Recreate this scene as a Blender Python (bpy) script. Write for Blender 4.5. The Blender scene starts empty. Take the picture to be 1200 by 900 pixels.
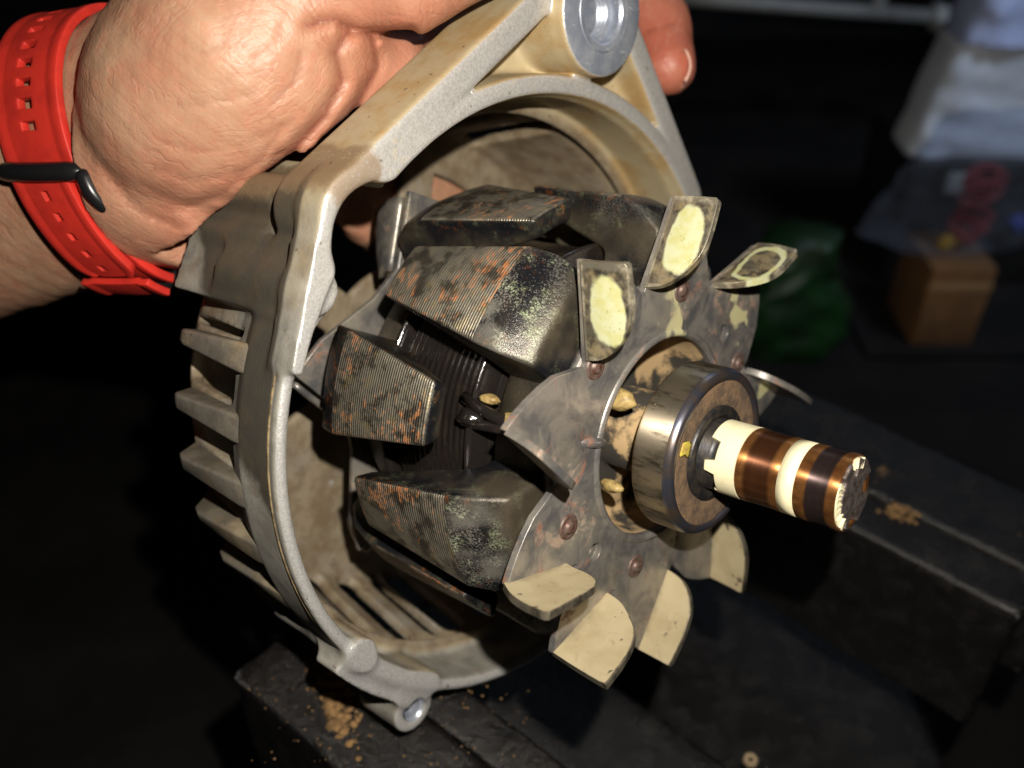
import bpy, bmesh, math, random
import numpy as np
import openvdb
from mathutils import Matrix, Vector
from math import sin, cos, pi, radians as R
random.seed(4); rng = np.random.default_rng(7)
sc = bpy.context.scene
col = sc.collection

# ------------------------------------------------------------------ camera
PITCH = R(38)
CAM = np.array([0., 0., 0.40])
FPX = 1100.0                                   # focal length in pixels of a 1200 px wide picture
RT = np.array([1., 0, 0]); FW = np.array([0, cos(PITCH), -sin(PITCH)]); UP = np.array([0, sin(PITCH), cos(PITCH)])
def W(p):                                       # viewer frame (mm: right, down, away) -> world metres
    p = np.asarray(p, float)
    return CAM + (p[..., 0:1]*RT - p[..., 1:2]*UP + p[..., 2:3]*FW)/1000.0
def at(px, py, d):                              # point seen at a pixel, d mm away along the view
    return np.array([(px-600)/FPX*d, (py-450)/FPX*d, d], float)
cam = bpy.data.cameras.new('camera'); co = bpy.data.objects.new('camera', cam); col.objects.link(co)
cam.sensor_width = 36; cam.lens = 36*FPX/1200; cam.clip_start = 0.01; cam.clip_end = 50
co.matrix_world = Matrix((( RT[0], UP[0], -FW[0], CAM[0]), (RT[1], UP[1], -FW[1], CAM[1]), (RT[2], UP[2], -FW[2], CAM[2]), (0, 0, 0, 1)))
cam.dof.use_dof = True; cam.dof.focus_distance = 0.180; cam.dof.aperture_fstop = 11
sc.camera = co

# ------------------------------------------------------------------ light: a phone flash beside the lens, faint room light, two added fill lights
w = bpy.data.worlds.new('World'); sc.world = w; w.use_nodes = True
w.node_tree.nodes['Background'].inputs[0].default_value = (0.55, 0.7, 1.0, 1)
w.node_tree.nodes['Background'].inputs[1].default_value = 0.0025
def area(name, loc, aim, size, power, color):
    l = bpy.data.lights.new(name, 'AREA'); l.shape = 'DISK'; l.size = size; l.energy = power; l.color = color
    o = bpy.data.objects.new(name, l); col.objects.link(o); o.location = loc
    o.rotation_euler = (Vector(aim)-Vector(loc)).to_track_quat('-Z', 'Y').to_euler(); return o
area('phone_flash', W((16, -30, 0)), W((5, 5, 190)), 0.0045, 0.86, (1.0, 0.93, 0.82))
area('sack_fill_light', (0.62, 0.22, 0.95), (0.36, 0.66, 0.16), 0.20, 0.30, (0.66, 0.80, 1.0)).data.spread = R(50)  # added unseen fill, aimed to brighten the pale sack
area('jaw_sheen_light', (0.50, 0.86, 0.98), (0.11, 0.20, 0.19), 0.34, 0.045, (0.70, 0.82, 1.0)).data.spread = R(45)  # added unseen light, placed to give the jaw tops a sheen
sc.view_settings.view_transform = 'Standard'; sc.view_settings.look = 'None'
sc.view_settings.exposure = 0.0; sc.view_settings.gamma = 1.0; sc.view_settings.use_curve_mapping = False
sc.render.engine = 'CYCLES'; sc.cycles.max_bounces = 6; sc.cycles.use_denoising = True
sc.cycles.sample_clamp_indirect = 4

# ------------------------------------------------------------------ materials
class Mat:
    def __init__(s, name, rand=False):
        s.m = bpy.data.materials.new(name); s.m.use_nodes = True; s.t = s.m.node_tree
        s.b = s.t.nodes['Principled BSDF']; s.bumps = []
        tc = s.n('ShaderNodeTexCoord'); v = s.n('ShaderNodeVectorMath'); v.operation = 'SCALE'; v.inputs['Scale'].default_value = 1000
        s.l(tc.outputs['Object'], v.inputs[0]); s.p = v.outputs[0]; s.uv = tc.outputs['UV']
        if rand:
            oi = s.n('ShaderNodeObjectInfo'); c = s.n('ShaderNodeCombineXYZ'); k = s.math('MULTIPLY', oi.outputs['Random'], 400.0)
            s.l(k, c.inputs[0]); s.l(k, c.inputs[2]); a = s.n('ShaderNodeVectorMath'); s.l(s.p, a.inputs[0]); s.l(c.outputs[0], a.inputs[1]); s.q = a.outputs[0]
        else: s.q = s.p
    def n(s, t): return s.t.nodes.new(t)
    def l(s, a, b): s.t.links.new(a, b)
    def put(s, x, sock):
        if hasattr(x, 'is_linked') or isinstance(x, bpy.types.NodeSocket): s.l(x, sock)
        elif isinstance(x, (tuple, list)): sock.default_value = (*x, 1) if len(x) == 3 and len(sock.default_value) == 4 else x
        else: sock.default_value = x
    def math(s, op, a, b=0.0):
        n = s.n('ShaderNodeMath'); n.operation = op; s.put(a, n.inputs[0]); s.put(b, n.inputs[1]); return n.outputs[0]
    def mul(s, a, b): return s.math('MULTIPLY', a, b)
    def inv(s, a): return s.math('SUBTRACT', 1.0, a)
    def vscale(s, v, sc3):
        n = s.n('ShaderNodeVectorMath'); n.operation = 'MULTIPLY'; s.l(v, n.inputs[0]); n.inputs[1].default_value = sc3; return n.outputs[0]
    def noise(s, size, detail=4, rough=.6, dist=0, vec=None):
        n = s.n('ShaderNodeTexNoise'); s.l(vec or s.q, n.inputs['Vector']); n.inputs['Scale'].default_value = 1/size
        n.inputs['Detail'].default_value = detail; n.inputs['Roughness'].default_value = rough; n.inputs['Distortion'].default_value = dist; return n.outputs['Fac']
    def voro(s, size, feat='F1', vec=None, out='Distance'):
        n = s.n('ShaderNodeTexVoronoi'); n.feature = feat; s.l(vec or s.q, n.inputs['Vector']); n.inputs['Scale'].default_value = 1/size; return n.outputs[out]
    def wave(s, size, axis='Z', dist=0, detail=0, dscale=1, vec=None, prof='SIN'):
        n = s.n('ShaderNodeTexWave'); n.bands_direction = axis; n.wave_profile = prof; s.l(vec or s.p, n.inputs['Vector']); n.inputs['Scale'].default_value = 2*pi/20/size
        n.inputs['Distortion'].default_value = dist; n.inputs['Detail'].default_value = detail; n.inputs['Detail Scale'].default_value = dscale; return n.outputs['Fac']
    def mr(s, v, a, b):
        n = s.n('ShaderNodeMapRange'); n.interpolation_type = 'SMOOTHSTEP'; s.put(v, n.inputs[0]); n.inputs[1].default_value = a; n.inputs[2].default_value = b; return n.outputs[0]
    def mix(s, f, a, b):
        n = s.n('ShaderNodeMix'); n.data_type = 'RGBA'; s.put(f, n.inputs[0]); s.put(a, n.inputs[6]); s.put(b, n.inputs[7]); return n.outputs[2]
    def mixf(s, f, a, b):
        n = s.n('ShaderNodeMix'); n.data_type = 'FLOAT'; s.put(f, n.inputs[0]); s.put(a, n.inputs[2]); s.put(b, n.inputs[3]); return n.outputs[0]
    def sep(s, v):
        n = s.n('ShaderNodeSeparateXYZ'); s.l(v, n.inputs[0]); return n.outputs
    def normal(s):
        tc = s.n('ShaderNodeTexCoord'); return s.sep(tc.outputs['Normal'])
    def attr(s, name):
        n = s.n('ShaderNodeAttribute'); n.attribute_name = name; return n.outputs['Fac']
    def edge(s, lo, hi):
        n = s.n('ShaderNodeNewGeometry'); return s.mr(n.outputs['Pointiness'], lo, hi)
    def bump(s, h, strength, mm): s.bumps.append((h, strength, mm))
    def turned(s, amount=.9):
        t = s.n('ShaderNodeTangent'); t.direction_type = 'RADIAL'; t.axis = 'Z'; s.l(t.outputs[0], s.b.inputs['Tangent'])
        s.b.inputs['Anisotropic'].default_value = amount; s.b.inputs['Anisotropic Rotation'].default_value = .25
    def done(s, color, rough=.5, metal=0.0, **kw):
        s.put(color, s.b.inputs['Base Color']); s.put(rough, s.b.inputs['Roughness']); s.put(metal, s.b.inputs['Metallic'])
        for k, v in kw.items(): s.put(v, s.b.inputs[k.replace('_', ' ')])
        prev = None
        for h, st, mm in s.bumps:
            n = s.n('ShaderNodeBump'); n.inputs['Strength'].default_value = st; n.inputs['Distance'].default_value = mm/1000; s.l(h, n.inputs['Height'])
            if prev: s.l(prev, n.inputs['Normal'])
            prev = n.outputs[0]
        if prev: s.l(prev, s.b.inputs['Normal'])
        return s.m

DUST = (0.44, 0.335, 0.175)
def make_cast(fins=False):
    m = Mat('cast_aluminium', fins)
    gr = m.noise(.5, 3, .6); big = m.noise(16, 5, .65); mid = m.noise(5, 5, .6)
    P = m.sep(m.p); N = m.normal()
    x, z = P[0], P[2]
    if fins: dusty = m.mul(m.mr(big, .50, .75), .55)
    else:
        rad = m.math('SQRT', m.math('ADD', m.mul(x, x), m.mul(P[1], P[1])))
        dusty = m.math('MAXIMUM', m.mr(m.math('ADD', m.math('MULTIPLY', x, .012), m.mul(big, .9)), .55, 1.15), m.mul(m.inv(m.mr(rad, 66.5, 68.5)), m.mr(big, .2, .55)))   # dust lies on the ear and inside the bowl
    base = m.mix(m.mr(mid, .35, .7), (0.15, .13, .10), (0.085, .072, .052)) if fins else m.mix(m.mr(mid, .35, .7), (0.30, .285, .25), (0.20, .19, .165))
    brown = m.mr(m.noise(9, 5, .6), .57, .72)
    base = m.mix(m.mul(brown, .6), base, (0.16, .105, .06))
    if not fins:
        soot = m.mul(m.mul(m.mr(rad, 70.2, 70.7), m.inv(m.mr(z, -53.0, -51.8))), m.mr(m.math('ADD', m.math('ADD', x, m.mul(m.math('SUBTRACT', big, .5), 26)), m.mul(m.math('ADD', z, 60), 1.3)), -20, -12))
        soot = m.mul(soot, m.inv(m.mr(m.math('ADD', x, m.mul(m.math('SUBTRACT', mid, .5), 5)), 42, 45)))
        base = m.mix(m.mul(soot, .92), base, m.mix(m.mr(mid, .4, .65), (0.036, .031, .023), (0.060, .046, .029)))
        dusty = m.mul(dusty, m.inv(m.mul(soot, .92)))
    dc = m.mix(m.mr(m.noise(10, 4, .6), .4, .66), (0.46, .37, .215), (0.42, .27, .10))
    if not fins: dc = m.mix(m.inv(m.mr(rad, 66.0, 68.5)), dc, m.mix(m.mr(mid, .35, .65), (0.25, .195, .12), (0.17, .115, .06)))
    c = m.mix(m.mul(dusty, .85), base, dc)
    if not fins:
        dx_ = m.math('SUBTRACT', x, 41.5); dy_ = m.math('SUBTRACT', P[1], 63.5); dd = m.math('SQRT', m.math('ADD', m.mul(dx_, dx_), m.mul(dy_, dy_)))
        stain = m.mul(m.inv(m.mr(m.math('ADD', dd, m.mul(m.math('SUBTRACT', mid, .5), 7)), 5.5, 7.5)), m.mr(m.math('ADD', gr, m.mul(mid, .4)), .45, .62))
    bare = m.mul(m.mul(m.mr(N[2], .45, .85), m.mr(z, -53.5, -50.5)), m.mr(m.math('ADD', m.noise(2.2, 5, .7), m.mul(big, .6)), .52, .72))
    bare = m.math('MAXIMUM', bare, m.mul(m.edge(.53, .60), .6))
    c = m.mix(m.mul(bare, .9), c, m.mix(m.mr(gr, .3, .7), (0.50, .495, .49), (0.68, .67, .66)))
    if not fins: c = m.mix(m.mul(stain, .85), c, (0.20, .135, .075)); bare = m.mul(bare, m.inv(stain))
    pit = m.mr(m.noise(1.6, 2, .5), .70, .76); c = m.mix(m.mul(pit, .7), c, (0.05, .04, .03))
    m.bump(gr, .35, .25); m.bump(mid, .25, .6); m.bump(m.noise(.28, 2, .8), .35, .12)
    return m.done(c, m.mixf(bare, .60, .30), m.mixf(bare, .08, .45))
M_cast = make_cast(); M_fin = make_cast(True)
def make_bareboss():
    m = Mat('milled_aluminium'); s = m.noise(.5, 4, .6, 0, m.vscale(m.p, (.12, 1, 1))); b = m.noise(4, 4)
    sc_ = m.mr(m.noise(.7, 3, .6, .4, m.vscale(m.p, (1, .1, 1))), .62, .7)
    c = m.mix(m.mr(b, .35, .7), (0.33, .37, .46), (0.50, .53, .60)); c = m.mix(m.mul(sc_, .7), c, (.8, .82, .86)); m.bump(s, .3, .1)
    return m.done(c, m.mixf(s, .28, .45), .55)
M_boss = make_bareboss()

def make_machined():                                   # turned outer face of a claw pole
    m = Mat('turned_steel', True)
    g = m.wave(.66, 'Z', .4, 1, .3)
    sp = m.vscale(m.q, (1, 1, .40))
    r1 = m.mr(m.math('ADD', m.noise(1.5, 4, .7, .2, m.vscale(m.q, (.5, .5, 1.1))), m.mul(m.math('SUBTRACT', m.noise(11, 2, .5), .5), .5)), .56, .64); r2 = m.mr(m.noise(1.0, 4, .7), .38, .56)
    rust = m.mul(r1, r2)
    dark = m.mr(m.noise(5, 5, .7), .45, .62)
    c = m.mix(dark, (0.32, .29, .23), (0.085, .075, .06))
    gd = m.mr(m.noise(4, 4, .65), .36, .62); c = m.mix(m.math('MAXIMUM', m.mr(g, .12, .62), m.mul(gd, .6)), m.mix(.82, c, (0.02, .018, .015)), c)
    yell = m.mr(m.noise(4, 3, .6), .56, .72)
    c = m.mix(m.mul(yell, .45), c, (0.36, .28, .12))
    c = m.mix(m.mul(rust, .85), c, m.mix(m.noise(1.3, 3), (0.20, .055, .014), (0.46, .17, .035)))
    m.bump(g, .8, .16); m.bump(m.noise(.9, 3, .7), .35, .2)
    return m.done(c, m.mixf(rust, .38, .85), m.mixf(rust, .62, .0))
M_mach = make_machined()
def make_claw():
    m = Mat('blackened_steel', True)
    nz = m.noise(.42, 3, .75); big = m.noise(9, 4, .6)
    c = m.mix(m.mr(big, .4, .65), (0.013, .014, .018), (0.036, .033, .029))
    ch = m.attr('chamfer'); PP = m.sep(m.p); rad = m.math('SQRT', m.math('ADD', m.mul(PP[0], PP[0]), m.mul(PP[1], PP[1])))
    dust = m.mul(m.mul(m.inv(m.mr(m.math('ADD', rad, m.mul(m.noise(6, 4, .6), 6)), 46.5, 51.0)), m.mr(m.noise(14, 3, .5), .36, .60)), m.mul(m.inv(ch), .26))
    dust = m.math('MAXIMUM', dust, m.mul(m.edge(.53, .6), .3))
    c = m.mix(dust, c, (0.21, .16, .09))
    spk = m.mul(m.mr(m.math('ADD', nz, m.mul(m.noise(8, 2, .4), .6)), .82, .95), ch)
    wht = m.mul(m.mr(m.math('ADD', m.noise(10, 2, .45, .2), m.mul(nz, .3)), .64, .86), m.mul(ch, .75))
    grn = m.mul(m.mul(m.mr(m.noise(4.5, 4, .6), .52, .66), m.mr(nz, .44, .56)), m.math('ADD', m.mul(ch, .85), .25))
    ru = m.mul(m.mul(m.mr(rad, 45, 49), m.inv(ch)), m.mul(m.mr(m.noise(2.2, 4, .7), .55, .64), .8)); c = m.mix(ru, c, (0.24, .075, .02))
    c = m.mix(grn, c, (0.22, .26, .15)); c = m.mix(m.math('MAXIMUM', m.mul(spk, .7), wht), c, (0.46, .44, .38))
    m.bump(nz, .5, .25); m.bump(big, .2, .8)
    return m.done(c, m.mixf(dust, .25, .8), m.mixf(m.math('MAXIMUM', dust, grn), .5, .0))
M_claw = make_claw()
def make_plate():
    m = Mat('fan_plate_steel')
    a = m.noise(7, 6, .65, .5); b = m.noise(3.5, 6, .7, .3); gr = m.noise(.5, 3, .7)
    c = m.mix(m.mr(a, .38, .62), (0.27, .25, .225), (0.135, .132, .135))
    rust = m.mul(m.mr(m.noise(8, 6, .7, .6), .54, .64), m.mr(b, .38, .55)); c = m.mix(m.mul(rust, .85), c, m.mix(gr, (0.10, .035, .02), (0.26, .10, .045)))
    d = m.mul(m.mr(m.noise(13, 3, .5, .6), .60, .64), m.mul(m.mr(m.math('SUBTRACT', 20, m.sep(m.p)[1]), 0, 20), m.mr(m.sep(m.p)[0], -4, 8)))
    gs = m.mr(m.noise(15, 4, .6), .46, .66); c = m.mix(m.mul(gs, .55), c, (0.40, .36, .28)); c = m.mix(m.mul(d, .9), c, (0.45, .42, .22))
    m.bump(gr, .25, .15)
    return m.done(c, m.mixf(m.math('MAXIMUM', rust, d), .34, .8), m.mixf(m.math('MAXIMUM', rust, d), .5, 0.))
M_plate = make_plate()
def make_blade(name, kind):
    m = Mat(name, True)
    U = m.sep(m.uv); u, v = U[0], U[1]
    nz = m.noise(1.2, 4, .6); fine = m.noise(.45, 3, .7)
    metal = m.mix(m.mr(m.noise(3, 4), .4, .65), (0.26, .23, .17), (0.085, .075, .06))
    if kind == 'dust':
        dc = m.mix(m.mr(m.noise(8, 4, .6), .35, .7), (0.40, .335, .205), (0.33, .265, .15))
        wob = m.mul(m.math('SUBTRACT', m.noise(2.5, 4, .6), .5), .16)
        rim = m.math('MINIMUM', m.math('MINIMUM', m.math('SUBTRACT', v, -.02), m.math('SUBTRACT', .985, v)), m.math('MINIMUM', m.math('ADD', u, .01), m.math('SUBTRACT', 1.0, u)))
        f = m.mr(m.math('ADD', rim, m.mul(wob, .35)), .0, .035)
        dc = m.mix(m.mul(m.mr(m.noise(3.2, 5, .65, .4), .56, .72), .55), dc, (0.25, .18, .095)); dc = m.mix(m.mul(m.mr(m.noise(1.1, 3, .7), .62, .72), .35), dc, (0.22, .165, .09)); chip = m.mul(m.mr(m.noise(3.8, 5, .62), .635, .66), m.mr(v, .2, .5)); f = m.mul(f, m.inv(m.mul(chip, .75)))
        root = m.mul(m.inv(m.mr(m.math('ADD', v, m.mul(wob, 1.2)), .02, .22)), .35); f = m.mul(f, m.inv(root))
        c = m.mix(f, metal, dc); m.bump(f, .3, .12)
        return m.done(c, m.mixf(f, .38, .85), m.mixf(f, .7, 0.))
    du = m.math('SUBTRACT', u, .45); dv = m.math('SUBTRACT', v, .52)
    r = m.math('ADD', m.math('POWER', m.math('ABSOLUTE', m.math('DIVIDE', du, .37)), 2.6), m.math('POWER', m.math('ABSOLUTE', m.math('DIVIDE', dv, .37)), 2.6))
    r = m.math('ADD', r, m.mul(m.math('SUBTRACT', m.noise(3.4, 3, .5), .5), 1.1))
    f = m.inv(m.mr(r, .70, 1.10)) if kind == 'patch' else m.mul(m.mr(r, .55, .8), m.inv(m.mr(r, 1.2, 1.5)))
    yc = m.mix(m.mr(m.noise(3, 4), .4, .68), (0.45, .46, .29), (0.41, .40, .17))
    spk = m.mr(m.noise(.8, 2), .66, .72); yc = m.mix(m.mul(spk, .6), yc, (0.2, .18, .07))
    brn = m.mul(m.mr(m.noise(4, 5, .65), .45, .62), .7)
    c = m.mix(brn, metal, (0.24, .185, .095)); eg = m.mr(m.math('MAXIMUM', m.math('ABSOLUTE', m.math('SUBTRACT', v, .5)), m.math('ABSOLUTE', m.math('SUBTRACT', u, .5))), .43, .47); c = m.mix(m.mul(eg, .8), c, (0.40, .36, .27)); c = m.mix(f, c, yc); m.bump(fine, .2, .12); m.bump(f, .3, .15)
    return m.done(c, m.mixf(f, .36, .75), m.mixf(m.math('MAXIMUM', f, brn), .75, 0.))
M_dust = make_blade('dusty_blade', 'dust'); M_patch = make_blade('painted_blade', 'patch'); M_ring = make_blade('stained_blade', 'ring')
def simple(name, c, r=.5, me=0., c2=None, size=4, bump=0, bs=1, b_mm=.2, lo=.4, hi=.65, **kw):
    m = Mat(name, True)
    cc = m.mix(m.mr(m.noise(size, 5, .65), lo, hi), c, c2) if c2 else c
    if bump: m.bump(m.noise(bs, 4, .65), bump, b_mm)
    return m.done(cc, r, me, **kw)
M_dirt = simple('tan_dust', (0.45, .315, .15), .9, 0, (0.34, .22, .10), 5, .5, .9, .3)
M_cream = simple('cream_insulation', (0.78, .72, .48), .5, 0, (0.60, .54, .30), 2.2, .2, .8, .12, .5, .8)
M_varnish = simple('black_varnish', (0.012, .010, .009), .14, 0, (0.026, .019, .013), 6, .4, 1.5, .3, .5, .75, Coat_Weight=.6)
M_epoxy = simple('yellow_epoxy', (0.40, .29, .11), .5, 0, (0.20, .135, .05), 1.6, .3, 1.5, .3)
M_hubcup = simple('dusty_hub', (0.40, .275, .14), .88, 0, (0.03, .026, .02), 13, .3, 1.2, .2, .44, .56)
def make_bearing():
    m = Mat('bearing_steel'); st = m.noise(1.4, 5, .7, 0, m.vscale(m.p, (1, 1, .18))); sp = m.noise(.5, 4, .7, 0, m.vscale(m.p, (1, 1, .25)))
    ang = m.noise(12, 3, .6)
    f = m.mr(m.math('ADD', m.mul(st, .8), m.mul(ang, .6)), .62, .88)
    c = m.mix(f, (0.42, .36, .27), (0.06, .045, .025)); g = m.mr(sp, .62, .70); c = m.mix(m.mul(g, f), c, (0.5, .38, .18))
    rim = m.mr(m.sep(m.p)[2], -8.4, -9.0); z = m.sep(m.p)[2]; rim = m.inv(m.mr(z, -9.0, -8.2)); c = m.mix(m.mul(rim, .8), c, (0.42, .27, .10))
    m.bump(sp, .10, .04); m.turned(.92)
    return m.done(c, m.mixf(m.mul(g, f), .42, .75), m.mixf(m.mul(g, f), .92, .1))
M_bear = make_bearing()
M_lip = simple('bearing_lip', (0.10, .105, .14), .28, .8, (0.16, .12, .09), 5)
M_seal = simple('rusty_seal', (0.17, .105, .058), .9, 0, (0.085, .056, .036), 2.6, .9, .6, .3)
M_inner = simple('dark_steel', (0.025, .025, .028), .4, .5, (0.06, .05, .04), 2, .2, 1)
def make_copper():
    m = Mat('burnt_copper'); z = m.sep(m.p)[2]
    st = m.noise(.9, 4, .7, 0, m.vscale(m.p, (.03, .03, 1)))
    pt = m.noise(4, 4, .7, 0, m.vscale(m.p, (1, 1, .7)))
    a = m.mul(m.mr(z, 9.2, 10.3), m.inv(m.mr(z, 14.6, 15.6))); b = m.mul(m.mr(z, 22.2, 22.6), m.inv(m.mr(z, 26.0, 26.6)))
    c = m.mix(m.mr(pt, .35, .7), (0.42, .19, .06), (0.20, .075, .025))
    c = m.mix(m.mul(a, .9), c, m.mix(st, (0.050, .018, .011), (0.12, .045, .022))); c = m.mix(m.mul(b, .96), c, m.mix(st, (0.028, .020, .022), (0.075, .055, .055)))
    m.bump(st, .10, .05); m.turned(.95)
    return m.done(c, m.mixf(st, .36, .46), .8)
M_cop = make_copper()
M_end = simple('shaft_end', (0.16, .13, .12), .5, .5, (0.07, .055, .05), 1.5, .8, .9, .4)
M_rivet = simple('rivet_steel', (0.14, .10, .085), .45, .3, (0.10, .045, .03), 1.5, .4, .8)
def make_skin():
    m = Mat('skin')
    a = m.noise(16, 4, .6); b = m.noise(3.2, 5, .7); red = m.attr('flush')
    c = m.mix(m.mr(a, .36, .66), (0.42, .252, .160), (0.38, .185, .115))
    c = m.mix(m.mul(m.mr(b, .42, .75), .45), c, (0.48, .29, .175))
    c = m.mix(red, c, (0.43, .11, .07))
    d2 = m.noise(30, 2, .5)
    wv = m.wave(1.7, 'DIAGONAL', 9, 3, .09, m.vscale(m.p, (1., .45, 1.)))
    wv2 = m.wave(3.4, 'X', 12, 3, .05, m.vscale(m.p, (.5, -1.0, .8)))
    cells = m.voro(.95); cells2 = m.voro(1.9, 'DISTANCE_TO_EDGE', m.vscale(m.p, (.6, 1.2, 1)))
    cr = m.inv(m.mr(wv, .0, .20))
    c = m.mix(m.mul(cr, .12), c, (0.40, .15, .09))
    fo = m.attr('fold'); cmb = m.n('ShaderNodeCombineXYZ'); m.l(m.math('ADD', fo, m.mul(m.noise(6, 3, .55), 8.0)), cmb.inputs[0])
    w3 = m.wave(3.1, 'X', 0, 0, 1, cmb.outputs[0]); w4 = m.wave(1.35, 'X', 0, 0, 1, cmb.outputs[0])
    msk = m.mul(m.mr(fo, 13, 22), m.mr(m.noise(8, 3, .5), .46, .62)); msk2 = m.mul(m.mr(fo, 6, 13), m.mr(m.noise(6, 3, .5), .46, .60))
    g3 = m.math('SUBTRACT', 1.0, m.mul(m.inv(m.mr(w3, 0, .22)), msk)); g4 = m.math('SUBTRACT', 1.0, m.mul(m.inv(m.mr(w4, 0, .25)), msk2))
    c = m.mix(m.mul(m.math('MAXIMUM', m.inv(g3), m.mul(m.inv(g4), .7)), .22), c, (0.31, .115, .07)); c = m.mix(m.mul(m.inv(m.mr(m.noise(3.5, 4, .6, .5), .38, .5)), .35), c, (0.46, .19, .12))
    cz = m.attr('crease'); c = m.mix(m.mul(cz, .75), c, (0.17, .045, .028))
    m.bump(g3, .20, .30); m.bump(g4, .24, .18); m.bump(m.noise(6, 3, .5), .10, .8)
    c = m.mix(m.mul(m.mr(m.wave(2.2, 'X', 0, 0, 1, cmb.outputs[0]), .86, 1.0), m.mul(msk2, .16)), c, (0.56, .38, .27)); m.bump(cells, .30, .14); m.bump(m.mr(cells2, 0, .12), .14, .12); m.bump(m.mr(wv, .0, .30), .10, .18); m.bump(m.noise(2.5, 4, .6), .12, .35)
    return m.done(c, m.mixf(b, .40, .54), 0., Subsurface_Weight=.14, Subsurface_Radius=(.0028, .0011, .0006), Subsurface_Scale=1.0, Specular_IOR_Level=.45)
M_skin = make_skin()
M_nail = simple('nail', (0.70, .42, .33), .25, 0, None)
M_red = simple('red_rubber', (0.60, .030, .018), .52, 0, (0.48, .024, .016), 7, .15, .7, .1)
M_blk = simple('black_plastic', (0.010, .010, .011), .28)
def make_vise():
    m = Mat('greasy_black_iron'); a = m.noise(9, 6, .65, .4); f = m.noise(1.3, 5, .7); N = m.normal()
    c = m.mix(m.mr(a, .35, .65), (0.006, .0057, .006), (0.013, .0115, .011))
    br = m.mul(m.mr(m.noise(17, 6, .7, .6), .66, .72), m.mr(N[2], .5, .9)); c = m.mix(m.mul(br, m.mr(f, .40, .52)), c, (0.30, .185, .08))
    ed = m.mul(m.edge(.55, .63), m.mr(m.noise(2.2, 5, .75), .44, .60)); c = m.mix(ed, c, (0.55, .55, .57))  # worn edges, with their bright highlight put into the colour
    spk = m.mr(f, .70, .76); c = m.mix(m.mul(spk, .6), c, (0.25, .22, .19))
    m.bump(a, .5, 1.6); m.bump(f, .8, .6); m.bump(m.noise(.5, 3, .7), .3, .2)
    return m.done(c, m.mixf(m.math('MAXIMUM', br, m.mr(a, .45, .75)), .20, .5), 0.)
M_vise = make_vise()

# ------------------------------------------------------------------ mesh helpers (millimetres in, metres out)
def link(name, me, mat, parent=None, smooth=True, bevel=0, seg=2, ang=30):
    mats = mat if isinstance(mat, (list, tuple)) else [mat]
    for x in mats: me.materials.append(x)
    o = bpy.data.objects.new(name, me); col.objects.link(o)
    if parent: o.parent = parent
    if smooth: me.polygons.foreach_set('use_smooth', [True]*len(me.polygons))
    if bevel:
        b = o.modifiers.new('bevel', 'BEVEL'); b.width = bevel/1000; b.segments = seg; b.limit_method = 'ANGLE'; b.angle_limit = R(ang); b.harden_normals = False
        b.miter_outer = 'MITER_ARC'
    return o
def mesh(name, V, F):
    me = bpy.data.meshes.new(name); V = np.asarray(V, float)/1000
    me.from_pydata(V.tolist(), [], F); me.validate(); me.update(); return me
def fixn(me):
    bm = bmesh.new(); bm.from_mesh(me); bmesh.ops.recalc_face_normals(bm, faces=bm.faces); bm.to_mesh(me); bm.free(); return me
def sharp(me, deg=35):
    bm = bmesh.new(); bm.from_mesh(me)
    for e in bm.edges:
        if len(e.link_faces) == 2 and e.calc_face_angle(0) > R(deg): e.smooth = False
    bm.to_mesh(me); bm.free(); return me
def lathe(prof, n=96, a0=0, a1=2*pi, jit=None):
    prof = np.array(prof, float); full = abs(a1-a0-2*pi) < 1e-6; k = n if full else n+1
    an = a0+(a1-a0)*np.arange(k)/n; V = []; F = []; m = len(prof)
    for j, t in enumerate(an):
        for r, z in prof: V.append((r*cos(t), r*sin(t), z))
    for j in range(n):
        q = (j+1) % k
        for i in range(m-1): F.append((j*m+i, q*m+i, q*m+i+1, j*m+i+1))
    me = mesh('lathe', V, F)
    bm = bmesh.new(); bm.from_mesh(me); bmesh.ops.remove_doubles(bm, verts=bm.verts, dist=1e-7); bmesh.ops.recalc_face_normals(bm, faces=bm.faces); bm.to_mesh(me); bm.free()
    return me
def prism(poly, z0, z1):
    n = len(poly); V = [(x, y, z0) for x, y in poly]+[(x, y, z1) for x, y in poly]
    F = [tuple(range(n))[::-1], tuple(range(n, 2*n))]+[(i, (i+1) % n, n+(i+1) % n, n+i) for i in range(n)]
    return fixn(mesh('prism', V, F))
def place(o, origin_m):                                  # move a mesh built in world metres so that its origin is at a point
    o.data.transform(Matrix.Translation(-Vector(origin_m))); o.location = origin_m
def tag(o, label, cat, group=None, kind=None):
    o['label'] = label; o['category'] = cat
    if group: o['group'] = group
    if kind: o['kind'] = kind
    return o
def smin(a, b, k): h = np.clip(.5+.5*(b-a)/k, 0, 1); return b+(a-b)*h-k*h*(1-h)
def smax(a, b, k): return -smin(-a, -b, k)
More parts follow.
